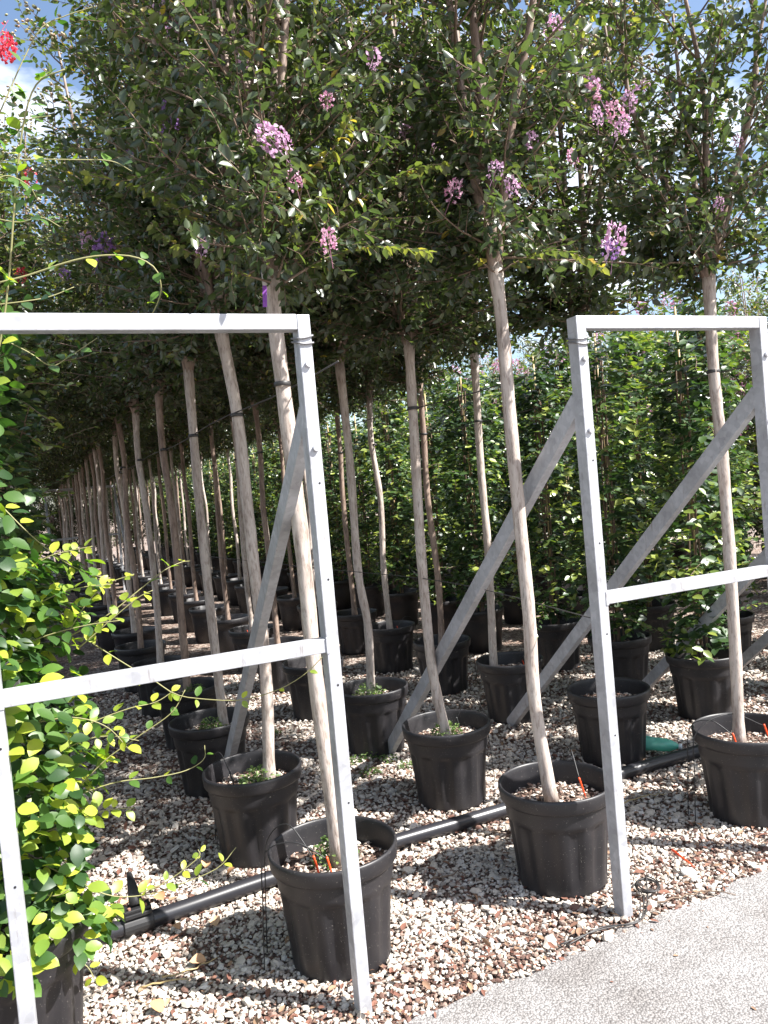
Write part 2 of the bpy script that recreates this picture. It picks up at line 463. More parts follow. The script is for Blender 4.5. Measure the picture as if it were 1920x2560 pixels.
# icosahedron
_p = (1 + 5 ** 0.5) / 2
ICO_V = norm(np.array([(-1, _p, 0), (1, _p, 0), (-1, -_p, 0), (1, -_p, 0), (0, -1, _p), (0, 1, _p), (0, -1, -_p), (0, 1, -_p), (_p, 0, -1), (_p, 0, 1), (-_p, 0, -1), (-_p, 0, 1)], float))
ICO_T = np.array([(0, 11, 5), (0, 5, 1), (0, 1, 7), (0, 7, 10), (0, 10, 11), (1, 5, 9), (5, 11, 4), (11, 10, 2), (10, 7, 6), (7, 1, 8), (3, 9, 4), (3, 4, 2), (3, 2, 6), (3, 6, 8), (3, 8, 9), (4, 9, 5), (2, 4, 11), (6, 2, 10), (8, 6, 7), (9, 8, 1)])
OCT_V = np.array([(1, 0, 0), (-1, 0, 0), (0, 1, 0), (0, -1, 0), (0, 0, 1), (0, 0, -1)], float)
OCT_T = np.array([(0, 2, 4), (2, 1, 4), (1, 3, 4), (3, 0, 4), (2, 0, 5), (1, 2, 5), (3, 1, 5), (0, 3, 5)])

def add_stones(mb, P, S, rnd, flat=(1.0, 0.78, 0.5), jit=0.18, lowpoly=False, tilt=0.35):
    """P (n,3) centres, S (n,) radii"""
    V0, T0 = (OCT_V, OCT_T) if lowpoly else (ICO_V, ICO_T)
    n, k = len(P), len(V0)
    V = V0[None] * (1 + jit * rng.normal(size=(n, k, 1)))
    V = V * (np.array(flat) * rng.uniform(0.8, 1.2, (n, 3)))[:, None, :] * np.asarray(S)[:, None, None]
    ax = rng.normal(0, tilt, n); ay = rng.normal(0, tilt, n); az = rng.uniform(0, 6.28, n)
    def rot(V, i, j, a):
        c, s_ = np.cos(a)[:, None], np.sin(a)[:, None]
        x, y = V[..., i].copy(), V[..., j].copy()
        V[..., i] = c * x - s_ * y; V[..., j] = s_ * x + c * y
    rot(V, 1, 2, ax); rot(V, 0, 2, ay); rot(V, 0, 1, az)
    V = V + np.asarray(P)[:, None]
    mb.add(V.reshape(-1, 3), None, (T0[None] + (np.arange(n) * k)[:, None, None]).reshape(-1, 3), np.repeat(rnd, k))

def at_px(x, y, Y):
    """scene point on the vertical plane at distance Y, for planning where vines run (x, y measured in a 1659 x 2212 layout)"""
    x, y = x * 1920 / 1659, y * 1920 / 1659
    d = np.array(_f) + np.array(_r2) * (x - 960) / FOC - np.array(_u2) * (y - 1280) / FOC
    return np.array([0, 0, EYE]) + d * (Y / d[1])

# ------------------------------------------------------------------ layout grid of the nursery beds
ANG = R(66.0)
U = np.array([math.sin(ANG), math.cos(ANG), 0.0])       # along the path edge
V = np.array([-U[1], U[0], 0.0])                        # along the rows, away from the path
O = np.array([-0.31, 2.69, 0.0])
NUDGE = {(0, 0): 0.035, (1, 0): -0.03}
def grid(r, k): return O + U * (r + NUDGE.get((r, k), 0.0)) + V * (0.95 * k)

# ------------------------------------------------------------------ ground and path
mb = MB(); mb.add([(-600, -600, 0), (600, -600, 0), (600, 600, 0), (-600, 600, 0)], [(0, 1, 2, 3)])
link('ground', mb.mesh('ground', M['ground']), kind='structure', loc=(0, 0, -0.004))
E0 = np.array([-0.06, 2.31, 0.0])
EU = np.array([0.897, 0.442, 0.0]); EV = np.array([-0.442, 0.897, 0.0])
ss = np.concatenate([[-60], np.arange(-3.0, 5.0, 0.03), [60]])
wob = 0.012 * np.sin(ss * 9.0) + 0.009 * np.sin(ss * 23 + 1) + 0.006 * rng.normal(size=len(ss)); wob[[0, -1]] = 0
edge = E0 + EU * ss[:, None] + EV * wob[:, None]
mb = MB()
far = E0 + EU * ss[:, None] - EV * 4.2
n_ = len(ss)
top_e = edge + [0, 0, 0.010]; top_f = far + [0, 0, 0.010]; low_e = edge + EV * 0.02 + [0, 0, -0.01]
i_ = np.arange(n_ - 1)
mb.add(np.concatenate([top_f, top_e, low_e]), np.concatenate([np.stack([i_, i_ + 1, n_ + i_ + 1, n_ + i_], -1), np.stack([n_ + i_, n_ + i_ + 1, 2 * n_ + i_ + 1, 2 * n_ + i_], -1)]))
link('path', mb.mesh('path', M['asphalt'], smooth=False), kind='structure')

# gravel stones (uncountable)
def beyond_edge(P): return (P[:, :2] - E0[:2]) @ EV[:2]
def scatter(y0, y1, sp):
    xs = np.arange(-1.0 * y1 - 0.3, 1.0 * y1 + 0.3, sp); ys = np.arange(y0, y1, sp)
    X, Y = np.meshgrid(xs, ys)
    P = np.stack([X.ravel(), Y.ravel(), np.zeros(X.size)], -1)
    P[:, :2] += rng.uniform(-0.5, 0.5, (len(P), 2)) * sp
    keep = (abs(P[:, 0]) < 0.55 * P[:, 1] + 0.35) & (beyond_edge(P) > -0.01)
    return P[keep]
mb = MB()
for (y0, y1, sp, lo) in ((1.6, 3.4, 0.0138, False), (3.4, 4.8, 0.019, False), (4.8, 7.2, 0.028, True)):
    P = scatter(y0, y1, sp)
    n = len(P)
    S = np.clip(rng.lognormal(math.log((0.0086 if y0 < 2 else 0.0102) if not lo else 0.014), 0.36, n), 0.004, 0.028)
    d = beyond_edge(P)
    # the strip beside the path is mixed with reddish crumbs
    pat = np.sin(P[:, 0] * 4.3 + 1.2 * np.sin(P[:, 1] * 3.7)) * np.sin(P[:, 1] * 5.1 + P[:, 0] * 1.3 + 0.7) + 0.5 * np.sin(P[:, 0] * 11 + P[:, 1] * 8)
    brown = rng.uniform(size=n) < np.clip(np.where(d < 0.30, 0.42, 0.22) + 0.20 * pat, 0.04, 0.8)
    rnd = np.where(brown, rng.uniform(0.74, 1.0, n), rng.uniform(0.0, 0.68, n))
    S = np.where(brown, S * 0.75, S)
    P[:, 2] = S * 0.30 + rng.uniform(0, 0.006, n)
    add_stones(mb, P, S, rnd, lowpoly=lo)
link('gravel', mb.mesh('gravel', M['gravel'], smooth=False), kind='stuff', label='pale crushed gravel covering the bed between the pots', cat='gravel')

# leaf litter and bark crumbs
mb = MB()
P = np.concatenate([scatter(1.7, 4.6, 0.034), scatter(4.6, 7.0, 0.05)])
d = beyond_edge(P)
cl = np.sin(P[:, 0] * 3.1 + 1) * np.sin(P[:, 1] * 2.7) + 0.5 * np.sin(P[:, 0] * 7.7 + P[:, 1] * 5)
keep = rng.uniform(size=len(P)) < np.where(d < 0.30, 0.95, 0.42 + 0.3 * cl)
P = P[keep]; n = len(P)
P[:, 2] = rng.uniform(0.012, 0.020, n)
A = np.stack([rng.normal(size=n), rng.normal(size=n), rng.normal(0, 0.2, n)], -1)
N = np.stack([rng.normal(0, 0.35, n), rng.normal(0, 0.35, n), np.ones(n)], -1)
add_leaves(mb, P, A, N, np.clip(rng.lognormal(math.log(0.022), 0.4, n), 0.01, 0.05), rng.uniform(size=n), wide=0.8)
# a few crumbs strayed onto the asphalt
P = np.stack([rng.uniform(-0.4, 1.6, 60), rng.uniform(1.9, 3.0, 60), np.full(60, 0.013)], -1)
P = P[(beyond_edge(P) < -0.02)]
n = len(P)
add_leaves(mb, P, np.stack([rng.normal(size=n), rng.normal(size=n), np.zeros(n)], -1), np.tile([0.1, 0, 1.0], (n, 1)), rng.uniform(0.008, 0.02, n), rng.uniform(size=n))
link('leaf_litter', mb.mesh('leaf_litter', M['litter']), kind='stuff', label='reddish brown crumbs of leaf litter strewn over the gravel', cat='leaf litter')

# ------------------------------------------------------------------ galvanised frames
PW, PD = 0.040, 0.055      # post width along the frame, depth
FH, FM = 2.134, 1.123
def make_frame(s0, s1, label, origin=np.array([-0.1696, 2.3783, 0.0]), ang=R(67.0), brace_len=2.08, bolts=True, back=1):
    u = np.array([math.sin(ang), math.cos(ang), 0.0]); v = np.array([-u[1], u[0], 0.0]) * back
    z = np.array([0, 0, 1.0])
    root = link('support_frame', None, loc=tuple(origin + u * (s0 + s1) / 2), label=label, cat='metal frame', group='galvanised frames at the ends of the tree rows')
    c0 = origin + u * (s0 + s1) / 2
    def add(name, mb, bw=0.0025, material='steel', parent=root):
        o = link(name, mb.mesh(name, M[material], smooth=False), parent=parent)
        if bw: bevel(o, bw)
        return o
    for s in (s0, s1):
        p = origin + u * s - c0
        m_ = MB().box(p + v * PD / 2 + z * (FH - 0.0015) / 2, u * PW / 2, v * PD / 2, z * (FH - 0.0015) / 2)
        po = add('post', m_)
        # brace leaning back from the post
        a = p + v * (PD + 0.0) + z * 1.83; b2 = p + v * (PD + brace_len) + z * 0.02
        d = norm(b2 - a); nrm = np.cross(u, d)
        m_ = MB().box((a + b2) / 2, u * 0.019, nrm * 0.034, d * (np.linalg.norm(b2 - a) / 2 + 0.02))
        add('brace', m_)
        if bolts:
            for zz in (1.985, 1.735):
                m_ = MB().tube([p - v * 0.001 + z * zz + u * 0.002, p - v * 0.011 + z * zz + u * 0.002], 0.0105, 14)
                add('bolt', m_, 0.002, 'bolt', po)
            for zz in (1.63, 1.34, 1.02, 0.66):
                m_ = MB().tube([p + v * 0.002 + z * zz + u * 0.004, p - v * 0.0008 + z * zz + u * 0.004], 0.0035, 8)
                add('hole', m_, 0, 'hole', po)
    mid = np.zeros(3); half = (s1 - s0) / 2
    m_ = MB().box(v * 0.025 + z * (FH - 0.023), u * (half - PW / 2 + 0.0), v * 0.0235, z * 0.023)
    add('top_bar', m_)
    m_ = MB().box(v * 0.025 + z * (FM + 0.02), u * (half - PW / 2), v * 0.0225, z * 0.021)
    add('middle_bar', m_)
    # corner pieces closing the bar onto the posts
    for sg in (-1, 1):
        m_ = MB().box(u * sg * (half - PW / 2 + 0.004) + v * 0.012 + z * (FM + 0.02), u * 0.006, v * 0.0145, z * 0.025)
        add('weld_plate', m_, 0.002)
    return root
make_frame(-0.939, -0.0195, 'galvanised frame with green vines growing through it, nearest the leafy shrub')
make_frame(0.985, 1.85, 'galvanised frame with the coiled black wire at its foot')
make_frame(2.88, 3.75, 'galvanised frame whose brace foot stands behind the potted climber')
far_o = np.array([-0.1696, 2.3783, 0.0]) + V * 14.6
make_frame(-0.5, 0.8, 'distant galvanised frame standing deep between the tree trunks', origin=far_o, ang=ANG, bolts=False, back=-1)
make_frame(-2.3, -1.2, 'distant galvanised frame in the dark beside the far hedge', origin=far_o, ang=ANG, bolts=False, back=-1)

# ------------------------------------------------------------------ pots
def pot_mod(z, th, r):
    # collar above, panels recessed between broad ribs below
    k = np.cos(th * 12)
    groove = np.clip((k + 0.05) * 5.0, 0, 1)
    zz = np.clip((0.272 - z) / 0.012, 0, 1) * np.clip((z - 0.012) / 0.05, 0.0, 1)
    return -0.011 * groove * zz * (r > 0.14)
prof = [(0.0, 0.004), (0.150, 0.004), (0.163, 0.0), (0.170, 0.006), (0.1715, 0.02), (0.176, 0.08), (0.183, 0.15), (0.190, 0.22), (0.1935, 0.255), (0.1945, 0.266),
        (0.1985, 0.276), (0.200, 0.290), (0.2035, 0.332), (0.2045, 0.337), (0.216, 0.340), (0.2195, 0.346), (0.2235, 0.385), (0.2225, 0.393), (0.218, 0.397), (0.2135, 0.396), (0.2105, 0.390), (0.2085, 0.375), (0.200, 0.300), (0.197, 0.285)]
POT = MB().lathe(prof, 96, pot_mod).mesh('pot', M['pot'])
prof_s = [(0.0, 0.004), (0.16, 0.0), (0.172, 0.01), (0.196, 0.27), (0.204, 0.335), (0.217, 0.342), (0.223, 0.39), (0.217, 0.397), (0.2095, 0.388), (0.198, 0.29)]
POT_FAR = MB().lathe(prof_s, 32).mesh('pot_far', M['pot'])
mb = MB()
rr_ = np.array([0.0, 0.05, 0.10, 0.15, 0.185, 0.2015]); sg_ = 28
th = np.linspace(0, 6.283, sg_, endpoint=False)
vv = [(0, 0, 0.318)]
for r_ in rr_[1:]:
    for t in th: vv.append((r_ * math.cos(t), r_ * math.sin(t), 0.306 + 0.012 * (1 - r_ / 0.2) + random.uniform(-0.004, 0.004)))
qs = []; ts = [(0, 1 + j, 1 + (j + 1) % sg_) for j in range(sg_)]
for i in range(len(rr_) - 2):
    for j in range(sg_):
        a = 1 + i * sg_; b_ = a + sg_
        qs.append((a + j, b_ + j, b_ + (j + 1) % sg_, a + (j + 1) % sg_))
SOIL = MB().add(vv, qs, ts).mesh('soil', M['soil'])
def mulch(seed):
    mb = MB(); n = 560
    r_ = 0.19 * np.sqrt(rng.uniform(0, 1, n)); t = rng.uniform(0, 6.28, n)
    P = np.stack([r_ * np.cos(t), r_ * np.sin(t), 0.313 + 0.010 * (1 - r_ / 0.2) + rng.uniform(-0.002, 0.004, n)], -1)
    add_stones(mb, P, np.clip(rng.lognormal(math.log(0.0075), 0.35, n), 0.003, 0.016), rng.uniform(size=n), flat=(1.2, 0.7, 0.4), lowpoly=True)
    n = 30
    r_ = 0.18 * np.sqrt(rng.uniform(0, 1, n)); t = rng.uniform(0, 6.28, n)
    P = np.stack([r_ * np.cos(t), r_ * np.sin(t), np.full(n, 0.324)], -1)
    add_leaves(mb, P, np.stack([rng.normal(size=n), rng.normal(size=n), rng.normal(0, 0.1, n)], -1), np.stack([rng.normal(0, 0.3, n), rng.normal(0, 0.3, n), np.ones(n)], -1), rng.uniform(0.015, 0.04, n), rng.uniform(0.3, 0.95, n), wide=0.6)
    return mb.mesh('mulch', M['mulch'], smooth=False)
MULCH = [mulch(i) for i in range(3)]

def add_pot(root, near, i=0):
    o = link('pot', POT if near else POT_FAR, parent=root, rotz=random.uniform(0, 6.28))
    link('soil', SOIL, parent=root, rotz=random.uniform(0, 6.28))
    if near: link('mulch', MULCH[i % 3], parent=root, kind='stuff', rotz=random.uniform(0, 6.28))
    return o

# ------------------------------------------------------------------ crape myrtles
def make_crown(seed, H=2.3, spread=0.62, limbs=5, low=True, leafL=0.043, dens=1.18):
    rs = random.Random(seed)
    wood, leaf, seedm, limb = MB(), MB(), MB(), MB()
    LP, LA, LN, LL, LR = [], [], [], [], []
    tips = []
    def rvec(s=1.0): return np.array([rs.gauss(0, s), rs.gauss(0, s), rs.gauss(0, s)])
    def twig(p, d, ln, young):
        npt = 3
        pts = [p]
        dd = norm(d)
        for i in range(npt):
            dd = norm(dd + rvec(0.12) + np.array([0, 0, -0.04]))
            pts.append(pts[-1] + dd * ln / npt)
        wood.tube(pts, np.linspace(0.0021, 0.0009, npt + 1), 3, cap=False)
        nl = max(3, int(ln / 0.019 * dens))
        pts = np.array(pts)
        side = norm(np.cross(dd, rvec()))
        for i in range(nl):
            t = (i + 0.6) / nl * npt
            j = min(int(t), npt - 1); q = pts[j] + (pts[j + 1] - pts[j]) * (t - j)
            side = -side
            sd = norm(side + rvec(0.35))
            ax = norm(dd * 0.55 + sd + np.array([0, 0, -0.12]) + rvec(0.15))
            LP.append(q); LA.append(ax)
            LN.append(np.array([rs.gauss(0, 0.8), rs.gauss(0, 0.8), 0.9]) + 0.3 * rvec())
            LL.append(leafL * rs.uniform(0.65, 1.2) * (0.8 if i > nl - 3 else 1))
            LR.append(min(1, max(0, rs.gauss(0.30 + 0.30 * young, 0.15) + (0.5 if rs.random() < 0.004 else 0) + (0.12 if i > nl - 3 else 0))))
        return pts[-1], dd
    def sub(p, d, ln, young):
        npt = 5; pts = [p]; dd = norm(d)
        for i in range(npt):
            dd = norm(dd + rvec(0.10) + np.array([0, 0, 0.07]))
            pts.append(pts[-1] + dd * ln / npt)
        wood.tube(pts, np.linspace(0.0055, 0.0022, npt + 1), 4, cap=False)
        pts = np.array(pts)
        nt_ = max(3, int(ln / 0.034))
        for i in range(nt_):
            t = (0.12 + 0.88 * (i + rs.random() * 0.6) / nt_) * npt
            t = min(t, npt - 0.01)
            j = int(t); q = pts[j] + (pts[j + 1] - pts[j]) * (t - j)
            e = norm(pts[j + 1] - pts[j])
            td = norm(e * 0.5 + norm(np.cross(e, rvec())) + np.array([0, 0, 0.1]))
            twig(q, td, rs.uniform(0.07, 0.19), young)
        tp, td = twig(pts[-1], dd, 0.14, min(1, young + 0.3))
        tips.append((tp, td))
    a0 = rs.uniform(0, 6.28)
    for l in range(limbs):
        az = a0 + l * 6.283 / limbs + rs.uniform(-0.3, 0.3)
        tilt = rs.uniform(0.16, 0.40) if l else 0.06
        Hl = H * rs.uniform(0.80, 1.0)
        rad = spread * 0.55 * tilt / 0.3
        ctrl = [np.zeros(3) - np.array([0, 0, 0.02]), np.array([math.cos(az) * rad * 0.34, math.sin(az) * rad * 0.34, 0.22 * Hl]),
                np.array([math.cos(az) * rad * 0.75, math.sin(az) * rad * 0.75, 0.55 * Hl]) + rvec(0.03), np.array([math.cos(az) * rad, math.sin(az) * rad, Hl]) + rvec(0.05)]
        pts = smooth_path(ctrl, 14)
        limb.tube(pts, np.linspace(0.019, 0.005, 14), 8, cap=False, jitter=0.05)
        ns = int(Hl / 0.115)
        for i in range(ns):
            t = (0.05 + 0.93 * (i + rs.random() * 0.5) / ns) * 13
            j = min(int(t), 12); q = pts[j] + (pts[j + 1] - pts[j]) * (t - j)
            f = t / 13
            ba = az + rs.gauss(0, 1.15) if l else rs.uniform(0, 6.28)
            up = rs.uniform(0.1, 0.6) if f > 0.15 else rs.uniform(-0.25, 0.25)
            d = np.array([math.cos(ba), math.sin(ba), up + 0.5 * f])
            shape = 0.75 + 0.5 * math.sin(math.pi * min(1, f * 1.15))
            if f > 0.8: shape *= 0.7
            sub(q, d, spread * shape * rs.uniform(0.45, 0.95), 0.2 + 0.6 * f)
    # drooping skirt just above the fork
    if low:
        for i in range(12):
            ba = rs.uniform(0, 6.28)
            sub(np.array([0, 0, rs.uniform(0.02, 0.15)]), np.array([math.cos(ba), math.sin(ba), rs.uniform(-0.25, 0.3)]), spread * rs.uniform(0.5, 1.1), 0.35)
    add_leaves(leaf, LP, LA, LN, LL, LR)
    # seed heads at the upper tips
    rs.shuffle(tips)
    tips.sort(key=lambda t: -t[0][2] - rs.random() * 0.9)
    PP, SS = [], []
    for tp, td in tips[:44]:
        ln = rs.uniform(0.08, 0.16)
        wood.tube([tp, tp + norm(td + np.array([0, 0, 0.5])) * ln], 0.0012, 3, cap=False)
        for i in range(15):
            q = tp + norm(td + np.array([0, 0, 0.5])) * ln * rs.uniform(0.1, 1.0) + rvec(0.022)
            PP.append(q); SS.append(rs.uniform(0.005, 0.0085))
    add_stones(seedm, np.array(PP), np.array(SS), rng.uniform(0, 1, len(PP)), flat=(1, 1, 1.1), jit=0.05)
    return wood.mesh('branches', M['twig']), leaf.mesh('crown', M['crape']), seedm.mesh('seed_heads', M['seed']), limb.mesh('limbs', M['bark_brown']), len(LP)

CROWNS = [make_crown(11, 2.35, 0.44, 6), make_crown(12, 2.45, 0.46, 7), make_crown(13, 2.25, 0.43, 6), make_crown(14, 2.4, 0.46, 7), make_crown(15, 2.3, 0.44, 6), make_crown(16, 1.35, 0.50, 7)]
print('leaves per crown', [c[4] for c in CROWNS])

def trunk_mesh(pts, r0, r1, sides=14, fork=True, bark='bark'):
    P = smooth_path(pts, 34)
    t = np.linspace(0, 1, 34)
    rad = r0 + (r1 - r0) * t
    rad *= 1 + 0.035 * np.sin(t * 37 + random.random() * 6) + 0.02 * rng.normal(size=34)
    rad[:2] *= [1.25, 1.1]
    if fork: rad[-4:] *= [1.04, 1.12, 1.22, 1.18]
    mb = MB().tube(P, rad, sides, jitter=0.018)
    return mb.mesh('trunk', M[bark])

TRUNKS = []
for i in range(6):
    a = random.uniform(0, 6.28); w1, w2 = random.uniform(-0.018, 0.018), random.uniform(-0.022, 0.022)
    TRUNKS.append(trunk_mesh([(0, 0, 0.30), (w1, w2, 0.9), (w2, -w1, 1.5), (w1 * 0.5, w1, 2.0), (0, 0, 2.38)], 0.025, 0.0215, 10, bark='bark' if i % 2 == 0 else 'bark_brown'))
TIE = MB().lathe([(0.0265, -0.008), (0.0285, -0.006), (0.0285, 0.006), (0.0265, 0.008)], 14).mesh('tie', M['wire'])

ORD = ['first', 'second', 'third', 'fourth', 'fifth', 'sixth', 'seventh', 'eighth', 'ninth', 'tenth']
ROWNAME = {0: 'the row behind the vine-grown frame', 1: 'the row between the frames', 2: 'the row inside the wire-coil frame', -1: 'the row behind the leafy climbers', -2: 'the outermost row beyond the leafy climbers'}
MEAS = {  # trunk courses of the near trees: lean x, height
    (0, 0): [(0.022, 0.29), (-0.006, 0.95), (-0.010, 1.31), (-0.018, 1.71), (-0.032, 2.12), (-0.035, 2.36)],
    (1, 0): [(-0.02, 0.30), (-0.055, 0.72), (-0.05, 1.05), (-0.055, 1.38), (-0.06, 1.83), (-0.06, 2.19), (-0.07, 2.42)],
    (1, 1): [(0.0, 0.30), (-0.045, 0.67), (-0.05, 1.25), (-0.03, 1.93), (-0.02, 2.32)],
    (2, 0): [(-0.03, 0.30), (-0.015, 0.86), (-0.01, 1.58), (-0.02, 1.98), (-0.01, 2.42)],
    (0, 1): [(0.07, 0.30), (0.10, 0.83), (0.09, 1.35), (0.08, 1.97), (0.04, 2.38)],
    (0, 2): [(0.08, 0.30), (0.07, 0.8), (0.06, 1.57), (0.07, 2.38)],
    (1, 2): [(-0.01, 0.30), (0.01, 0.76), (-0.02, 1.11), (-0.01, 1.77), (-0.02, 2.39)],
    (2, 2): [(-0.11, 0.30), (-0.08, 1.08), (-0.08, 1.71), (-0.06, 2.47)],
}
CS = {(2, 0): (1.12, 1.0), (-1, 4): (1.5, 1.05), (-1, 5): (1.5, 1.05), (1, 0): (1.15, 1.0), (2, 1): (1.4, 1.0), (2, 2): (1.35, 1.0), (1, 1): (1.25, 1.0), (0, 0): (1.08, 1.0), (0, 1): (1.15, 1.0), (0, 2): (1.4, 1.05), (0, 3): (1.35, 1.05), (0, 4): (1.3, 1.0)}
TREES = {}
WEEDY = set()
def make_tree(r, k):
    p = grid(r, k)
    if (r, k) not in MEAS: p = p + U * random.uniform(-0.05, 0.05) + V * random.uniform(-0.06, 0.06)
    near = k < 6
    grp = 'crape myrtle standards in ' + ROWNAME[r]
    if k < 9: lab = f'slender potted crape myrtle, {ORD[k]} tree of {ROWNAME[r]}'
    else: lab = f'thin shaded crape myrtle at the far part of {ROWNAME[r]}'
    root = link('crape_myrtle', None, loc=tuple(p), label=lab, cat='tree', group=grp)
    add_pot(root, near, r + k)
    if (r, k) in MEAS:
        m_ = MEAS[(r, k)]
        dy = random.uniform(-0.02, 0.02)
        pts = [(x, dy * math.sin(z), z) for x, z in m_]
        big = 0.0275 if (r, k) in ((0, 0), (0, 1)) else 0.026
        link('trunk', trunk_mesh(pts, big, big * 0.93), parent=root)
        top = pts[-1]
    else:
        o = link('trunk', TRUNKS[(r * 5 + k * 3) % 6], parent=root, rotz=random.uniform(0, 6.28))
        s_ = random.uniform(0.92, 1.1)
        o.scale = (s_, s_, 1); top = (0, 0, 2.38)
    c = CROWNS[5 if (r, k) == (2, 0) else (r * 2 + k * 3) % 5]
    sxy, sz = CS.get((r, k), (random.uniform(1.05, 1.25), random.uniform(0.9, 1.08)))
    rz = random.uniform(0, 6.28)
    br = link('branches', c[0], parent=root, loc=(top[0], top[1], top[2] - 0.03), rotz=rz)
    cr = link('crown', c[1], parent=root, loc=(top[0], top[1], top[2] - 0.03), rotz=rz, kind='stuff')
    parts = [br, cr, link('limbs', c[3], parent=root, loc=(top[0], top[1], top[2] - 0.03), rotz=rz)]
    if k < 7:
        parts.append(link('seed_heads', c[2], parent=root, loc=(top[0], top[1], top[2] - 0.03), rotz=rz, kind='stuff'))
        tx = np.interp(1.98, [q[1] for q in MEAS[(r, k)]], [q[0] for q in MEAS[(r, k)]]) if (r, k) in MEAS else 0
        t = link('tie', TIE, parent=root, loc=(tx, 0, 1.98))
    for o in parts: o.scale = (sxy, sxy, sz)
    TREES[(r, k)] = (root, p)
for r in (0, 1, 2):
    for k in range(0, 24): make_tree(r, k)
for k in range(4, 24): make_tree(-1, k)
for k in range(9, 23): make_tree(-2, k)

# flower panicles
def flower_mesh(seed, material, n=72, L=0.15, W=0.065):
    rs = np.random.default_rng(seed)
    t = rs.uniform(0, 1, n) ** 0.8
    a = rs.uniform(0, 6.28, n); w = W * np.sqrt(np.clip(1 - (t * 1.5 - 0.6) ** 2, 0.15, 1)) * np.sqrt(rs.uniform(0.2, 1, n))
    P = np.stack([w * np.cos(a), w * np.sin(a), t * L], -1)
    A = np.stack([np.cos(a), np.sin(a), rs.normal(0.2, 0.5, n)], -1) + rs.normal(0, 0.5, (n, 3))
    mb = MB()
    add_leaves(mb, P, A, rs.normal(size=(n, 3)), rs.uniform(0.016, 0.030, n), rs.uniform(size=n), wide=2.0)
    mb.tube([(0, 0, -0.08), (0, 0, L * 0.9)], 0.0015, 4, rnd=0.2)
    return mb.mesh('flower_cluster', material, smooth=False)
FL = {c: [flower_mesh(i + 31, M[c]) for i in range(2)] for c in ('pink', 'magenta', 'red', 'shade_violet')}
FLOWERS = [  # position in the layout, distance, owner tree, colour, size
    (345, 25, 3.2, (0, 1), 'pink', 1.5), (362, 40, 3.2, (0, 1), 'magenta', 1.1), (602, 285, 2.35, (0, 0), 'pink', 0.95), (618, 300, 2.38, (0, 0), 'pink', 0.7),
    (890, 285, 3.55, (1, 1), 'magenta', 1.0), (915, 280, 3.55, (1, 1), 'pink', 0.8), (870, 270, 3.5, (1, 1), 'pink', 0.7),
    (1290, 175, 3.1, (1, 0), 'pink', 0.9), (1275, 205, 3.1, (1, 0), 'magenta', 0.8), (1340, 235, 2.95, (1, 0), 'magenta', 0.85), (1358, 215, 3.05, (1, 0), 'pink', 0.75), (1330, 270, 2.95, (1, 0), 'pink', 0.8),
    (1395, 182, 3.9, (2, 1), 'pink', 1.1), (1440, 210, 3.9, (2, 1), 'magenta', 0.6), (1062, 362, 2.75, (1, 0), 'pink', 0.65), (1113, 398, 2.75, (1, 0), 'pink', 0.7), (968, 408, 2.8, (1, 0), 'magenta', 0.8),
    (1320, 515, 2.9, (1, 0), 'pink', 1.15), (1310, 535, 2.9, (1, 0), 'shade_violet', 0.7), (712, 518, 2.4, (0, 0), 'magenta', 0.75), (800, 108, 2.6, (0, 0), 'pink', 0.7),
    (362, 250, 3.3, (0, 1), 'shade_violet', 1.3), (275, 325, 3.9, (0, 2), 'shade_violet', 1.2), (432, 528, 2.5, (0, 0), 'pink', 0.6), (210, 528, 3.6, (0, 2), 'shade_violet', 1.2), (190, 515, 3.6, (0, 2), 'pink', 0.8),
    (1187, 58, 3.0, (1, 0), 'pink', 0.8), (520, 132, 2.5, (0, 0), 'pink', 0.6), (705, 205, 2.45, (0, 0), 'magenta', 0.55), (935, 305, 3.6, (1, 1), 'pink', 0.7), (1150, 300, 2.85, (1, 0), 'pink', 0.6), (1240, 335, 2.85, (1, 0), 'magenta', 0.55), (1425, 330, 3.9, (2, 1), 'pink', 0.8), (1550, 440, 3.2, (2, 0), 'pink', 0.55), (985, 125, 2.9, (1, 0), 'pink', 0.6), (1290, 250, 2.9, (1, 0), 'pink', 0.6), (1600, 300, 3.2, (2, 0), 'magenta', 0.5), (640, 385, 2.4, (0, 0), 'magenta', 0.6), (65, 378, 5.4, (-1, 4), 'red', 1.2), (12, 640, 5.6, (-1, 4), 'red', 0.8), (150, 585, 5.0, (0, 3), 'shade_violet', 0.8), (38, 590, 5.4, (-1, 4), 'red', 1.0), (1440, 640, 5.0, (2, 2), 'pink', 0.8),
]
for i, (x, y, Y, own, c, s_) in enumerate(FLOWERS):
    q = at_px(x, y, Y)
    root, p = TREES[own]
    o = link('flower_cluster', FL[c][i % 2], parent=root, loc=tuple(q - p - np.array([0, 0, 0.06 * s_])))
    o.rotation_euler = (random.gauss(0, 0.3), random.gauss(0, 0.3), random.uniform(0, 6.28))
    o.scale = (s_ * 0.55, s_ * 0.55, s_ * 0.66)

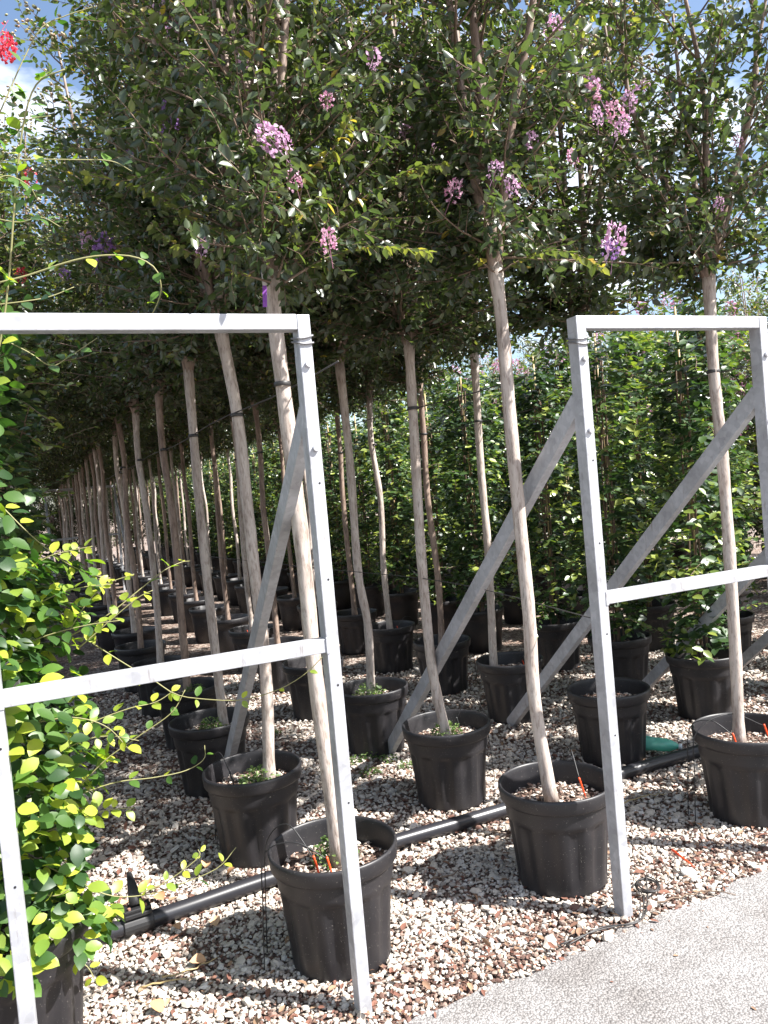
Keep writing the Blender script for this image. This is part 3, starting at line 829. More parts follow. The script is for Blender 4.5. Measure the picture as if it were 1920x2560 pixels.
def shoot(own, px, Y0, Y1, nl=26, young=0.75):
    root, p = TREES[own]
    pts = smooth_path([at_px(x, y, Y) for (x, y), Y in zip(px, np.linspace(Y0, Y1, len(px)))], 30) - p
    o = link('shoot', MB().tube(pts, np.linspace(0.0045, 0.0012, 30), 5).mesh('shoot', M['twig']), parent=root)
    LP, LA, LN, LL, LR = [], [], [], [], []
    for i in range(nl):
        t = 4 + 25 * i / nl; j = int(t); q = pts[j] + (pts[min(29, j + 1)] - pts[j]) * (t - j); d = norm(pts[min(29, j + 1)] - pts[j - 1])
        sd = norm(np.cross(d, [0, 0, 1.0]))
        for sg in (-1, 1):
            LP.append(q); LA.append(d * 0.5 + sg * sd + np.array([random.gauss(0, .2), random.gauss(0, .2), random.gauss(-0.35, .3)])); LN.append([random.gauss(0, .35), random.gauss(0, .35), 1.0])
            LL.append(random.uniform(0.03, 0.056)); LR.append(min(1, max(0, random.gauss(young, 0.12))))
    mb = MB(); add_leaves(mb, LP, LA, LN, LL, LR)
    link('leaves', mb.mesh('leaves', M['crape']), parent=o, kind='stuff')
shoot((0, 0), [(620, 590), (690, 495), (760, 445), (840, 392), (900, 362), (975, 352)], 2.66, 2.75, 30)
shoot((0, 0), [(615, 610), (700, 560), (780, 535), (860, 535), (935, 545)], 2.6, 2.7, 28)
shoot((0, 0), [(590, 600), (540, 540), (450, 490), (380, 450), (300, 405), (180, 375)], 2.66, 2.6, 34)
shoot((0, 0), [(585, 610), (520, 590), (440, 560), (370, 520), (325, 480)], 2.62, 2.5, 24)
shoot((0, 0), [(600, 600), (640, 470), (660, 380), (720, 320), (760, 250)], 2.6, 2.5, 26)
shoot((1, 0), [(1075, 590), (1130, 560), (1200, 540), (1270, 560), (1300, 580)], 3.05, 2.95, 24)
shoot((1, 0), [(1070, 590), (1010, 540), (960, 480), (930, 430)], 3.05, 3.0, 20)
shoot((2, 0), [(1540, 590), (1570, 520), (1610, 500), (1650, 520)], 3.45, 3.35, 18)

# row wires and the lower wire
for r in (0, 1, 2):
    a = grid(r, 0) - V * (0.38 if r != 1 else 0.0) + U * 0.03; b2 = grid(r, 22)
    pts = [a + (b2 - a) * t + np.array([0, 0, 1.985 - 0.01 * math.sin(t * 60)]) for t in np.linspace(0, 1, 60)]
    link('row_wire', MB().tube(pts, 0.0028, 6).mesh('row_wire', M['wire']), label='dark wire tying together the trunks of ' + ROWNAME[r], cat='wire', group='wires strung along the tree rows')
pst = np.array([-0.1696, 2.3783, 0.0]) + np.array([0.9205, 0.3907, 0]) * 0.985
pw = pst + np.array([0, 0.05, 1.06])
pts = [pw, pw + V * 1.1 + U * -0.02 + np.array([0, 0, 0.06]), pw + V * 2.2 - U * 0.3 + np.array([0, 0, 0.1]), pw + V * 4.4 - U * 0.5 + np.array([0, 0, 0.1])]
link('low_wire', MB().tube(smooth_path(pts, 20), 0.0022, 6).mesh('low_wire', M['wire']), label='thin rusty wire stretched at waist height from the frame with the wire coil', cat='wire')
# wire loops round the post tops
def loop(s, zz, label):
    o0 = np.array([-0.1696, 2.3783, 0.0]); u = np.array([0.9205, 0.3907, 0]); v = np.array([-0.3907, 0.9205, 0])
    c = o0 + u * s + v * PD / 2
    mb = MB()
    for dz, ph in ((0, 0.0), (0.016, 0.6)):
        t = np.linspace(0, 6.283, 40)
        a_ = np.clip(np.cos(t) * 1.35, -1, 1) * (PW / 2 + 0.0045); b_ = np.clip(np.sin(t) * 1.35, -1, 1) * (PD / 2 + 0.0045)
        pts = c + a_[:, None] * u + b_[:, None] * v + np.stack([0 * t, 0 * t, zz + dz + 0.010 * np.sin(t + ph)], -1)
        mb.tube(pts, 0.0032, 6, cap=False)
    link('wire_loop', mb.mesh('wire_loop', M['wire_grey']), label=label, cat='wire')
loop(-0.0195, 2.055, 'grey wire wound twice round the bolted post of the vine-grown frame')
loop(0.985, 2.045, 'grey wire wound round the post above the wire coil')

# ------------------------------------------------------------------ star jasmine climbers
def make_jasmine(seed, H=2.35, rad=0.24, n=2600, leafL=0.066):
    rs = random.Random(seed)
    leaf, stem = MB(), MB()
    LP, LA, LN, LL, LR = [], [], [], [], []
    lobes = [(rs.uniform(0.35, H), rs.uniform(0, 6.28), rs.uniform(0.05, 0.16)) for _ in range(14)]
    def rad_at(z, a):
        r_ = rad * (0.75 + 0.25 * math.sin(math.pi * min(1, (z - 0.25) / (H - 0.25)) ** 0.7))
        for (lz, la, lr) in lobes: r_ += lr * math.exp(-((z - lz) / 0.18) ** 2) * max(0, math.cos(a - la)) ** 2
        return r_
    cnt = 0
    while cnt < n * 0.72:
        z = rs.uniform(0.42, H); a = rs.uniform(0, 6.28)
        r_ = rad_at(z, a) * (rs.random() ** 0.35)
        p = np.array([r_ * math.cos(a), r_ * math.sin(a), z])
        out = np.array([math.cos(a), math.sin(a), 0])
        tang = np.array([-math.sin(a), math.cos(a), 0])
        for sg in (-1, 1):
            LP.append(p); LA.append(out * rs.uniform(0.2, 1.0) + sg * tang * 0.8 + np.array([0, 0, rs.gauss(-0.15, 0.4)]))
            LN.append(out * rs.uniform(0, 0.8) + np.array([0, 0, 1]) + np.array([rs.gauss(0, 0.35) for _ in range(3)]))
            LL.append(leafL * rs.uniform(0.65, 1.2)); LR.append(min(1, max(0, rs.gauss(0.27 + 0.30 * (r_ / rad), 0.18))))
            cnt += 1
    # loose shoots
    ns = 34
    per = int(n * 0.28 / ns / 2)
    for i in range(ns):
        z = rs.uniform(0.45, H); a = rs.uniform(0, 6.28); r_ = rad_at(z, a) * 0.5
        p = np.array([r_ * math.cos(a), r_ * math.sin(a), z]); d = np.array([math.cos(a), math.sin(a), rs.uniform(0.0, 0.9)])
        pts = [p]; ln = rs.uniform(0.2, 0.45)
        for j in range(per):
            d = norm(d + np.array([rs.gauss(0, 0.16), rs.gauss(0, 0.16), rs.gauss(-0.03, 0.16)])); p = p + d * ln / per; pts.append(p)
            s_ = norm(np.cross(d, np.array([0.1, 0.2, 1.0])))
            for sg in (-1, 1):
                LP.append(p); LA.append(d * 0.6 + sg * s_ + np.array([0, 0, rs.gauss(0, 0.2)])); LN.append(np.array([rs.gauss(0, 0.4), rs.gauss(0, 0.4), 1.0]))
                LL.append(leafL * rs.uniform(0.5, 1.05) * (1 - 0.35 * j / per)); LR.append(min(1, max(0, rs.gauss(0.5 + 0.4 * j / per, 0.14))))
        stem.tube(pts, 0.0022, 4, cap=False)
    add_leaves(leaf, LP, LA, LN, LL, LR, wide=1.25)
    for i in range(5):
        a = rs.uniform(0, 6.28)
        pts = [np.array([0.03 * math.cos(a + z * 3), 0.03 * math.sin(a + z * 3), z]) for z in np.linspace(0.3, H * 0.95, 26)]
        stem.tube(pts, 0.006, 5, cap=False)
    return leaf.mesh('foliage', M['climber']), stem.mesh('stems', M['twig'])
JAS = [make_jasmine(21, 2.4, 0.17), make_jasmine(22, 2.5, 0.19), make_jasmine(23, 2.35, 0.165), make_jasmine(24, 2.45, 0.18)]
STAKE = MB().tube([(0, 0.02, 0.28), (0.02, 0.03, 1.4), (0.0, 0.02, 2.56)], 0.0075, 8).mesh('stake', M['bamboo'])
JROW = {3: 'the climber row beside the crape myrtles', 4: 'the middle climber row', 5: 'the climber row beside the pink shrubs', -1: 'the climber row through the vine-grown frame'}
def make_climber(r, k, off=(0, 0)):
    p = grid(r, k) + U * random.uniform(-0.06, 0.06) + V * random.uniform(-0.06, 0.06) + np.array([off[0], off[1], 0])
    lab = f'staked dark green climber, {ORD[k]} plant of {JROW[r]}' if k < 8 else f'dark green staked climber at the far part of {JROW[r]}'
    root = link('potted_climber', None, loc=tuple(p), label=lab, cat='potted plant', group='staked climbers in ' + JROW[r])
    add_pot(root, k < 4, r + k)
    c = JAS[(r * 3 + k) % 4]
    rz = random.uniform(0, 6.28); s_ = random.uniform(0.96, 1.10)
    link('stake', STAKE, parent=root)
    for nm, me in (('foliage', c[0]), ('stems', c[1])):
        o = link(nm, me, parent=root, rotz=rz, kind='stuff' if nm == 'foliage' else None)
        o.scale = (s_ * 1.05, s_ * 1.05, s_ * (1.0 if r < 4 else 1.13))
for r in (3, 4, 5):
    for k in range(0 if r == 3 else 1, 26): make_climber(r, k, (-0.15, 0.1) if (r, k) == (3, 1) else (0, 0))
for k in range(1, 4): make_climber(-1, k)

# ------------------------------------------------------------------ flowering shrubs behind
def make_shrub(seed, H, spread):
    return make_crown(seed, H, spread, 6, True, 0.055, 0.75)
SHRUBS = [make_shrub(41, 2.6, 0.62), make_shrub(42, 2.9, 0.66)]
def place_shrub(r, k, colour, lab, grp, hs=1.0, nf=10):
    p = grid(r, k) + U * random.uniform(-0.15, 0.15) + V * random.uniform(-0.2, 0.2)
    root = link('flowering_shrub', None, loc=tuple(p), label=lab, cat='shrub', group=grp)
    add_pot(root, False)
    sp = SHRUBS[int(r + k) % 2]; rz = random.uniform(0, 6.28)
    link('trunk', TRUNK_S, parent=root)
    for nm, me in (('branches', sp[0]), ('crown', sp[1]), ('seed_heads', sp[2]), ('limbs', sp[3])):
        o = link(nm, me, parent=root, loc=(0, 0, 0.62), rotz=rz, kind='stuff' if nm in ('crown', 'seed_heads') else None); o.scale = (1.0, 1.0, hs)
    for i in range(nf):
        a = random.uniform(0, 6.28); z = random.uniform(0.9, 2.9) * hs + 0.4
        o = link('flower_cluster', FL[colour][i % 2], parent=root, loc=(0.5 * math.cos(a), 0.5 * math.sin(a), z)); o.scale = (1.2,) * 3
        o.rotation_euler = (random.gauss(0, 0.4), random.gauss(0, 0.4), 0)
TRUNK_S = MB().tube([(0, 0, 0.3), (0.01, 0, 0.5), (0, 0, 0.66)], [0.022, 0.02, 0.02], 8).mesh('trunk', M['bark'])
for r in (7, 8, 10):
    for k in range(2, 15, 1 if r < 9 else 2): place_shrub(r, k, 'magenta', 'pink-flowering shrub in the rows beyond the climbers', 'pink-flowering shrubs beyond the climbers', 0.62 if k < 4 else 1.15, 10)
for r in range(-3, 4): place_shrub(r, 24, 'magenta', 'dense green shrub closing the far end of the tree rows', 'shrubs closing the far end of the rows', 1.0, 2)
for r in range(-2, 4): place_shrub(r, 25.5, 'magenta', 'dense green shrub closing the far end of the tree rows', 'shrubs closing the far end of the rows', 1.2, 2)

# ------------------------------------------------------------------ the near climber with its loose vines
p0 = grid(-1, 0) + np.array([0.0, 0.06, 0])
hero = link('potted_climber', None, loc=tuple(p0), label='bushy climber with yellow-green shoots reaching through the galvanised frame', cat='potted plant', group='staked climbers in ' + JROW[-1])
add_pot(hero, True, 1)
link('stake', STAKE, parent=hero)
BIGLEAF = []
for i, rv in enumerate((0.15, 0.3, 0.45, 0.6, 0.78, 0.95)):
    mb = MB(); add_leaves(mb, [(0, 0, 0)], [(1, 0, 0)], [(0, 0, 1)], [1.0], [rv], big=True)
    BIGLEAF.append(mb.mesh('leaf', M['jasmine']))
HL = []   # (pos, axis, normal, length, rnd, priority)
rs = random.Random(5)
stems = MB()
def rad_h(z, a):
    r_ = 0.275 if z < 1.4 else 0.275 - 0.14 * min(1, (z - 1.4) / 0.25)
    if z < 0.7: r_ *= 0.80 + 0.2 * z / 0.7
    r_ += 0.05 * math.sin(3 * a + z * 5) + 0.05 * math.sin(z * 9 + a)
    return r_
toward = np.array([0.35, -0.94, 0])
for i in range(1500):
    z = rs.uniform(1.4, 2.3) if rs.random() < 0.16 else rs.uniform(0.34, 1.5)
    a = rs.uniform(0, 6.28); r_ = rad_h(z, a) * rs.random() ** 0.4
    if z < 0.41: r_ = rs.uniform(0.24, 0.285)
    out = np.array([math.cos(a), math.sin(a), 0]); tang = np.array([-math.sin(a), math.cos(a), 0])
    p = out * r_ + np.array([0, 0, z])
    for sg in (-1, 1):
        ax = out * rs.uniform(0.1, 0.9) + sg * tang * 0.7 + np.array([rs.gauss(0, .25), rs.gauss(0, .25), rs.gauss(-0.25, 0.35)])
        nn = out * rs.uniform(0.2, 1.1) + np.array([rs.gauss(0, .3), rs.gauss(0, .3), 0.8])
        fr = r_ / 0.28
        young = 0.38 if rs.random() < 0.42 * fr and z < 1.5 else 0  # new growth, plus sun and backlight on the lower leaves put into their colour
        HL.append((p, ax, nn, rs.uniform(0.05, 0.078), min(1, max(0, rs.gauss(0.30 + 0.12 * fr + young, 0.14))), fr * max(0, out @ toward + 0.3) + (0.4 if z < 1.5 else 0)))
def vine(px, Y0, Y1, rad=0.0022, nleaf=8, young=0.75, size=0.046, endclean=True):
    """px: course in the layout; Y0, Y1: distance at its ends"""
    ys = np.linspace(Y0, Y1, len(px))
    pts = smooth_path([at_px(x, y, Y) for (x, y), Y in zip(px, ys)], 24) - p0
    stems.tube(pts, np.linspace(rad, rad * 0.6, 24), 5)
    for i in range(nleaf):
        t = (i + 0.5) / nleaf * 22 + rs.uniform(-0.5, 0.5)
        j = int(max(0, min(t, 22))); q = pts[j] + (pts[j + 1] - pts[j]) * (t - j); d = norm(pts[j + 1] - pts[j])
        s_ = norm(np.cross(d, np.array([rs.gauss(0, .4), rs.gauss(-0.6, .4), 1.0])))
        for sg in (-1, 1):
            if rs.random() < 0.12: continue
            ax = d * 0.5 + sg * s_ + np.array([rs.gauss(0, .2), rs.gauss(0, .2), rs.gauss(0, .2)])
            HL.append((q, ax, np.array([rs.gauss(0.1, .5), rs.gauss(-0.5, .5), 0.8]), 1.3 * size * rs.uniform(0.7, 1.15) * (1 - 0.3 * i / nleaf), min(1, max(0, rs.gauss(young, 0.13))), 3.0))
vine([(170, 1400), (210, 1365), (250, 1330), (300, 1290), (330, 1275)], 2.45, 2.5, nleaf=5, young=0.85)
vine([(140, 1380), (230, 1330), (300, 1275), (350, 1235), (390, 1215), (410, 1212)], 2.48, 2.7, nleaf=5, young=0.85)
vine([(150, 1360), (190, 1300), (230, 1262), (290, 1240)], 2.4, 2.45, nleaf=6, young=0.9)
vine([(200, 1390), (280, 1440), (330, 1468), (380, 1500), (440, 1510), (520, 1512), (600, 1490), (660, 1455), (705, 1410)], 2.5, 2.46, nleaf=7, young=0.85, size=0.036)
vine([(150, 1590), (200, 1560), (280, 1530), (340, 1515), (390, 1480)], 2.42, 2.55, nleaf=6, young=0.75)
vine([(170, 1700), (230, 1640), (300, 1590), (370, 1540), (400, 1490)], 2.42, 2.5, nleaf=6, young=0.7)
vine([(160, 1720), (250, 1690), (330, 1680), (400, 1665), (440, 1640), (442, 1610)], 2.42, 2.6, nleaf=5, young=0.7, size=0.04)
vine([(60, 1850), (160, 1900), (240, 1935), (320, 1932), (390, 1910), (470, 1875), (510, 1830)], 2.35, 2.5, nleaf=7, young=0.8)
vine([(300, 1930), (350, 1910), (395, 1880), (430, 1850), (428, 1835)], 2.4, 2.45, nleaf=5, young=0.85, size=0.036)
vine([(120, 2010), (150, 2060), (190, 2090), (210, 2130)], 2.3, 2.3, nleaf=5, young=0.9)
vine([(20, 1960), (60, 1930), (120, 1935), (150, 1920)], 2.22, 2.22, nleaf=4, young=0.95)
vine([(-40, 900), (0, 740), (20, 590), (32, 430), (50, 270), (80, 180), (140, 150)], 2.3, 2.2, 0.0035, nleaf=18, young=0.65, size=0.052)
vine([(-40, 330), (10, 220), (50, 130), (90, 60), (140, 35), (200, 15)], 2.2, 2.3, nleaf=6, young=0.45, size=0.045)
vine([(-20, 350), (60, 345), (160, 345), (240, 348), (285, 370)], 2.25, 2.4, nleaf=5, young=0.7)
vine([(-20, 615), (60, 595), (150, 565), (220, 552), (290, 555), (335, 580), (348, 620), (342, 650), (328, 680)], 2.25, 2.38, 0.003, nleaf=8, young=0.7, size=0.044)
vine([(-20, 470), (40, 480), (90, 470), (130, 490)], 2.3, 2.35, nleaf=7, young=0.5)
vine([(-30, 280), (20, 300), (60, 260), (110, 250)], 2.25, 2.3, nleaf=6, young=0.6)
vine([(-30, 420), (10, 380), (60, 400), (80, 430)], 2.2, 2.25, nleaf=6, young=0.6)
vine([(-20, 660), (60, 650), (110, 640), (160, 620)], 2.35, 2.45, nleaf=5, young=0.45)
vine([(-20, 720), (60, 760), (110, 790), (150, 770), (210, 730)], 2.45, 2.6, nleaf=5, young=0.5)
vine([(-10, 1080), (60, 1150), (120, 1200), (170, 1230), (230, 1250)], 2.4, 2.5, nleaf=8, young=0.8)
vine([(40, 1330), (110, 1290), (170, 1270), (240, 1262)], 2.36, 2.4, nleaf=7, young=0.9)
vine([(30, 1400), (110, 1370), (190, 1350), (260, 1340)], 2.34, 2.4, nleaf=7, young=0.8)
vine([(40, 1250), (100, 1205), (150, 1190), (200, 1180)], 2.36, 2.4, nleaf=6, young=0.9)
vine([(100, 1640), (180, 1600), (240, 1590), (300, 1600)], 2.36, 2.42, nleaf=7, young=0.8)
vine([(90, 1800), (170, 1770), (230, 1750), (290, 1745)], 2.34, 2.4, nleaf=7, young=0.9)
vine([(80, 1560), (160, 1550), (230, 1570), (280, 1620)], 2.34, 2.4, nleaf=7, young=0.75)
HL.sort(key=lambda h: -h[5])
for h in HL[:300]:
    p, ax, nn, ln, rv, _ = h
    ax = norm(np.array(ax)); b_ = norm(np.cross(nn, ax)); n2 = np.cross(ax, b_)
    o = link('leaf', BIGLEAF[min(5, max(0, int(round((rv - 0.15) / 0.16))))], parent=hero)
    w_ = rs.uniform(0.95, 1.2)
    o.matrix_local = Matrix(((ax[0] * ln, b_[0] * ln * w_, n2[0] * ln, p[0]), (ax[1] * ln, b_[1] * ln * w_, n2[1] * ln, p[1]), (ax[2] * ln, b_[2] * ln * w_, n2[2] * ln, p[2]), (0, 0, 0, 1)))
mb = MB()
rest = HL[300:]
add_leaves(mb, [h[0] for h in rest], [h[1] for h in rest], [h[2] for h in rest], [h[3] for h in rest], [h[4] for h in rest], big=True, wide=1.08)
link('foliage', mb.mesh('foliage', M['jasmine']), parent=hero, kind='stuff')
for i in range(6):
    a = i
    stems.tube([np.array([0.04 * math.cos(a + z * 3), 0.04 * math.sin(a + z * 3), z]) for z in np.linspace(0.3, 2.2, 26)], 0.006, 5, cap=False)
link('stems', stems.mesh('stems', M['vine_stem']), parent=hero)
# red blossom overhanging at the side
q = at_px(15, 75, 2.6)
for i, (x, y) in enumerate(((12, 80), (22, 95), (8, 60))):
    o = link('flower_cluster', FL['red'][i % 2], parent=hero, loc=tuple(at_px(x, y, 2.3) - p0)); o.scale = (0.38,) * 3; o.rotation_euler = (2.8, 0.2 * i, 0)

# ------------------------------------------------------------------ water pipe with its clamp
pp = [(-2.6, 2.24), (-1.17, 2.90), (-0.52, 3.25), (0.395, 3.665), (1.13, 4.02), (1.9, 4.36), (3.5, 5.05)]
pipe = link('water_pipe', None, loc=(0, 0, 0), label='thick black water pipe lying on the gravel across the rows', cat='pipe')
link('tube', MB().tube(smooth_path([(x, y, 0.042) for x, y in pp], 60), 0.0315, 20).mesh('tube', M['pipe']), parent=pipe)
a = np.array([pp[1][0], pp[1][1], 0.042]); dr = norm(np.array([pp[2][0] - pp[1][0], pp[2][1] - pp[1][1], 0])); sd = np.array([-dr[1], dr[0], 0]); zz = np.array([0, 0, 1.0])
a = a + dr * 0.12
cl = link('clamp', MB().tube([a - dr * 0.055, a + dr * 0.055], 0.041, 20).mesh('clamp', M['rubber'], smooth=False), parent=pipe); bevel(cl, 0.003)
mb = MB().box(a + zz * 0.045, dr * 0.05, sd * 0.038, zz * 0.008); o = link('flange', mb.mesh('flange', M['rubber'], smooth=False), parent=cl); bevel(o, 0.003)
mb = MB().box(a + zz * 0.060, dr * 0.05, sd * 0.030, zz * 0.0065); o = link('flange', mb.mesh('flange', M['rubber'], smooth=False), parent=cl); bevel(o, 0.003)
for sx_ in (-0.03, 0.03):
    for sy in (-0.02, 0.02):
        q = a + dr * sx_ + sd * sy
        link('bolt', MB().tube([q + zz * 0.05, q + zz * 0.074], 0.006, 8).mesh('bolt', M['rust'], smooth=False), parent=cl)
cone = MB().tube([a + zz * 0.066, a + sd * 0.02 + zz * 0.09, a + sd * 0.06 + zz * 0.125, a + sd * 0.10 + zz * 0.15], [0.026, 0.024, 0.017, 0.010], 14)
link('outlet', cone.mesh('outlet', M['rubber']), parent=cl)

# ------------------------------------------------------------------ drip lines with orange stakes
def drip(owner, arcs, label):
    p = TREES[owner][1]
    root = link('drip_line', None, loc=tuple(p), label=label, cat='drip line', group='drip lines feeding the pots')
    for (a0, a1, ln, orange) in arcs:
        # from the gravel outside the rim, over the rim, into the soil
        s0 = np.array([0.27 * math.cos(a0), 0.27 * math.sin(a0), 0.01]); rim = np.array([0.235 * math.cos(a0), 0.235 * math.sin(a0), 0.40])
        end = np.array([0.10 * math.cos(a1), 0.10 * math.sin(a1), 0.385])
        mid = (rim + end) / 2 + np.array([0, 0, ln])
        link('tube', MB().tube(smooth_path([s0, s0 * [0.95, 0.95, 1] + [0, 0, 0.2], rim, mid, end], 28), 0.0022, 6).mesh('tube', M['rubber']), parent=root)
        foot = end + np.array([0.02, -0.01, -0.085])
        link('stake', MB().tube([end + np.array([-.002, 0, 0.008]), end, (end + foot) / 2, foot], [0.0038, 0.0042, 0.0036, 0.0018], 6).mesh('stake', M['orange' if orange else 'rubber']), parent=root)
drip((0, 0), [(3.0, 4.1, 0.09, True), (3.4, 4.6, 0.05, True)], 'black drip tubes with orange stakes in the pot beside the bolted post')
drip((1, 0), [(1.2, 0.1, 0.09, True)], 'black drip tube with an orange stake in the first pot between the frames')
drip((2, 0), [(3.0, 3.8, 0.05, True), (3.3, 0.2, 0.07, True)], 'black drip tubes with orange stakes in the pot inside the wire-coil frame')
drip((0, 1), [(2.6, 3.4, 0.06, False)], 'black drip tube in the weedy pot, second of the row at the vine-grown frame')
drip((1, 1), [(0.5, 0.9, 0.10, False)], 'black drip tube arching from the second pot of the row between the frames')
drip((2, 2), [(5.0, 5.6, 0.05, True)], 'drip tube with stake in the third pot of the row inside the wire-coil frame')
drip((2, 3), [(0.3, 4.9, 0.06, True)], 'drip tube with stake in the fourth pot of the row inside the wire-coil frame')
drip((2, 4), [(0.4, 5.4, 0.06, True)], 'drip tube with stake in the fifth pot of the row inside the wire-coil frame')
drip((1, 5), [(0.6, 4.4, 0.06, True)], 'drip tube with stake in the sixth pot of the row between the frames')

# ------------------------------------------------------------------ weeds
def weed_mesh(seed, n, r_, h):
    g = np.random.default_rng(seed); mb = MB()
    t = g.uniform(0, 6.28, n); rr2 = r_ * np.sqrt(g.uniform(0, 1, n)); z = h * g.uniform(0.1, 1, n) * (1 - 0.6 * (rr2 / r_) ** 2)
    P = np.stack([rr2 * np.cos(t), rr2 * np.sin(t), z], -1)
    A = np.stack([np.cos(t), np.sin(t), g.normal(0.2, 0.4, n)], -1) + g.normal(0, 0.4, (n, 3))
    N = np.stack([g.normal(0, 0.4, n), g.normal(0, 0.4, n), np.ones(n)], -1)
    add_leaves(mb, P, A, N, g.uniform(0.010, 0.022, n), g.uniform(size=n), wide=1.2)
    for i in range(0, n, 6): mb.tube([(P[i, 0] * 0.3, P[i, 1] * 0.3, 0), P[i]], 0.0008, 3, rnd=0.3, cap=False)
    return mb.mesh('leaves', M['weed'], smooth=False)
WEED = [weed_mesh(1, 320, 0.085, 0.10), weed_mesh(2, 180, 0.07, 0.075), weed_mesh(3, 60, 0.05, 0.05)]
def weed(owner, dx, dy, w, s_, label, z=0.315):
    p = TREES[owner][1] if owner else np.zeros(3)
    o = link('weed_tuft', WEED[w], loc=(p[0] + dx, p[1] + dy, z), label=label, cat='weed', group='weeds growing between the pots', rotz=random.uniform(0, 6))
    o.scale = (s_,) * 3
weed((1, 2), -0.02, -0.04, 0, 1.15, 'bushy grey-green weed in the third pot of the row between the frames')
weed((0, 2), 0.02, -0.05, 0, 1.0, 'leafy weed in the third pot of the row at the vine-grown frame')
weed((0, 1), 0.03, -0.02, 1, 1.2, 'low weed round the trunk in the second pot of the row at the vine-grown frame')
weed((0, 3), 0.06, -0.06, 0, 1.0, 'leafy weed in the fourth pot of the row at the vine-grown frame')
weed((1, 1), 0.0, 0.02, 1, 1.1, 'small pale weed in the second pot of the row between the frames')
weed((0, 0), 0.0, 0.04, 1, 1.15, 'small green weed beside the orange stakes in the pot at the bolted post')
for i, (x, y) in enumerate(((800, 1640), (840, 1645), (770, 1650), (880, 1660), (800, 1675), (590, 1590))):
    d = at_px(x, y, 1.0) - np.array([0, 0, EYE]); q = np.array([0, 0, EYE]) + d * (-EYE / d[2])
    weed(None, q[0], q[1], 2, random.uniform(0.9, 1.4), 'small seedling weed growing in the gravel behind the pots', z=0.0)

# ------------------------------------------------------------------ small things on the ground
def gpt(x, y, z=0.0):
    d = at_px(x, y, 1.0) - np.array([0, 0, EYE]); return np.array([0, 0, EYE]) + d * ((z - EYE) / d[2])
# bottle lying on its side
q = gpt(1425, 1618, 0.04)
bo = link('plastic_bottle', None, loc=(q[0], q[1] + 0.0, 0.066), label='clear green plastic bottle lying crushed on the gravel by the pipe', cat='bottle')
bo.rotation_euler = (R(92), 0, R(62))
def crush(z, th, r): return 0.003 * np.cos(2 * th + z * 25) * (r > 0.02)
link('body', MB().lathe([(0.0, -0.09), (0.025, -0.093), (0.036, -0.085), (0.038, -0.06), (0.035, -0.03), (0.0375, 0.0), (0.038, 0.03), (0.034, 0.055), (0.022, 0.08), (0.014, 0.095), (0.013, 0.105)], 32, crush).mesh('body', M['bottle']), parent=bo)
link('cap', MB().lathe([(0.0, 0.118), (0.014, 0.118), (0.0155, 0.116), (0.0155, 0.102), (0.014, 0.101)], 20).mesh('cap', M['cap']), parent=bo)
# white rock
q = gpt(1487, 1893)
mb = MB(); add_stones(mb, np.array([[0, 0, 0.012]]), np.array([0.036]), np.array([0.5]), flat=(1.2, 0.85, 0.5), jit=0.15)
o = link('rock', mb.mesh('rock', M['rock']), loc=(q[0], q[1], 0.004), label='big white rock beside the fallen orange stake', cat='rock')
md = o.modifiers.new('sub', 'SUBSURF'); md.levels = 2; md.render_levels = 2
# fallen orange stake
a = gpt(1452, 1836, 0.024); b_ = gpt(1500, 1872, 0.026)
link('drip_stake', MB().tube([a, (a + b_) / 2, b_], [0.0055, 0.0045, 0.0025], 6).mesh('drip_stake', M['orange']), label='loose orange drip stake lying on the gravel near the white rock', cat='stake')
# coil of wire at the post foot
c = gpt(1400, 1930); t = np.linspace(0, 6.283 * 3.2, 90)
pts = np.stack([c[0] + (0.040 + 0.004 * np.sin(t * 0.7)) * np.cos(t), c[1] + (0.05 + 0.005 * np.cos(t * 0.6)) * np.sin(t), 0.026 + 0.004 * np.sin(t * 1.3) + 0.003 * t / 6.28], -1)
tail = [c + np.array([-0.02, -0.06, 0.022]), gpt(1385, 1985, 0.02), gpt(1290, 2010, 0.018), gpt(1210, 2040, 0.018)]
mb = MB().tube(np.concatenate([pts, smooth_path(tail, 20)]), 0.0026, 6)
mb.tube(smooth_path([c + np.array([-0.03, -0.05, 0.024]), gpt(1380, 1990, 0.024), gpt(1300, 2003, 0.02), gpt(1225, 2042, 0.018)], 20), 0.0026, 6)
link('wire_coil', mb.mesh('wire_coil', M['wire']), label='small coil of black wire on the gravel at the post foot', cat='wire coil')
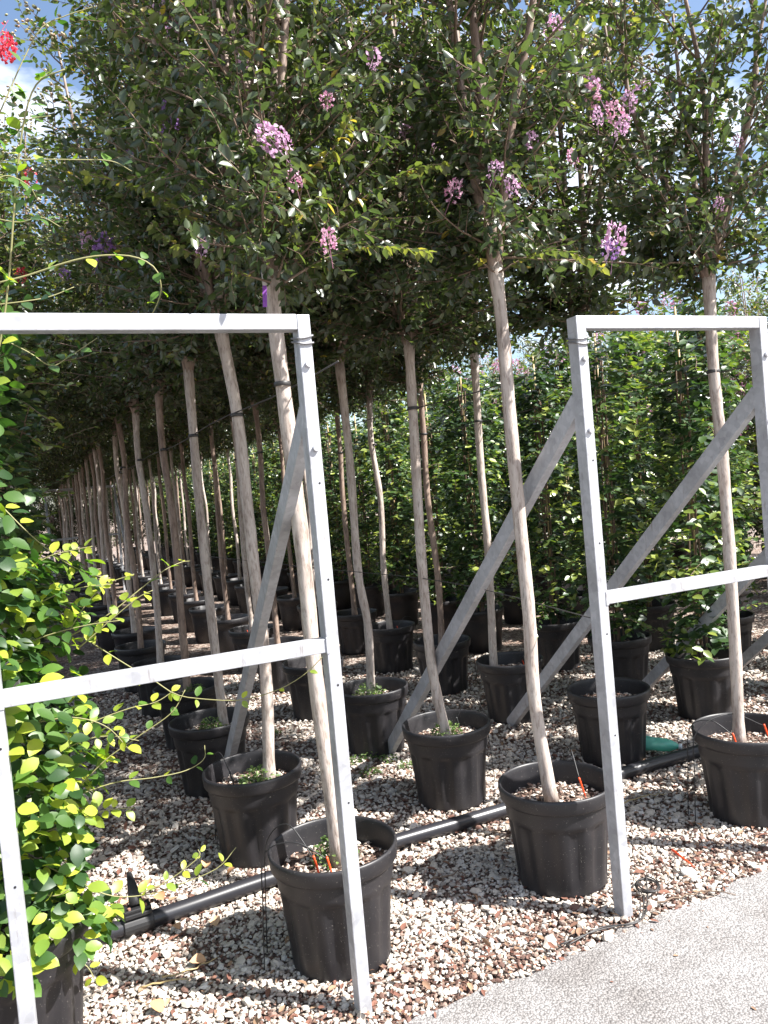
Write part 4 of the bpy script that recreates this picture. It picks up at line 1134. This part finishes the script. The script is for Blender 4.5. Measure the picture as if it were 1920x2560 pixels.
# twigs
TW = [((1420, 1950), (1480, 1935), (1530, 1925), (1590, 1934)), ((1320, 1745), (1390, 1720), (1440, 1715)), ((350, 2115), (420, 2090), (470, 2070)), ((300, 2130), (380, 2118), (430, 2105)), ((930, 1900), (985, 1885), (1010, 1890))]
TWL = ['thin reddish twig lying along the edge of the asphalt', 'bent pale stick on the gravel behind the wire-coil frame', 'straw-coloured stalk on the gravel beside the pot at the bolted post', 'dry straw lying near the pipe clamp', 'short brown twig lying on the gravel in a pot shadow']
for pts, lb in zip(TW, TWL):
    P = smooth_path([gpt(x, y, 0.024) for x, y in pts], 12)
    P[:, 2] += 0.004 * rng.normal(size=12)
    link('fallen_twig', MB().tube(P, np.linspace(0.0035, 0.0015, 12), 6, jitter=0.1).mesh('fallen_twig', M['twig' if 'reddish' in lb or 'brown' in lb else 'bamboo']), label=lb, cat='twig', group='fallen twigs')
# dry curled leaves by the clamp
DRY = []
for i in range(3):
    mb = MB(); add_leaves(mb, [(-0.5, 0, 0)], [(1, 0, 0.0)], [(0, 0.2, 1)], [1.0], [i / 2], big=True, wide=1.3)
    me = mb.mesh('dry_leaf', M['dry_leaf'])
    for v_ in me.vertices: v_.co.z += 0.5 * v_.co.y ** 2 * 3 + 0.35 * v_.co.x ** 2
    DRY.append(me)
spots = [(300, 1925), (335, 1918), (270, 1950), (345, 1935), (390, 1960), (420, 1950), (260, 1975), (380, 2000), (480, 1860), (500, 1880), (445, 1865), (360, 2165), (340, 2175), (430, 2075), (465, 1990), (320, 1905)]
for i, (x, y) in enumerate(spots):
    q = gpt(x, y, 0.03)
    o = link('dry_leaf', DRY[i % 3], loc=(q[0], q[1], 0.026), label='curled brown dry leaf lying on the gravel around the pipe', cat='dry leaf', group='dry leaves by the pipe')
    s_ = random.uniform(0.045, 0.075); o.scale = (s_,) * 3
    o.rotation_euler = (random.gauss(0, 0.35), random.gauss(0, 0.35), random.uniform(0, 6.28))
# purple tape tag on the first tree
p = at_px(572, 640, 2.64)
tp = TREES[(0, 0)][1]
mb = MB().box((0, 0, 0), (0.007, 0.001, 0.0), (0, 0.0006, 0), (0.002, 0.004, 0.036))
link('plant_tag', mb.mesh('plant_tag', M['purple'], smooth=False), loc=(p[0], p[1], p[2]), label='purple tape tag hanging beside the trunk at the bolted post', cat='tag')
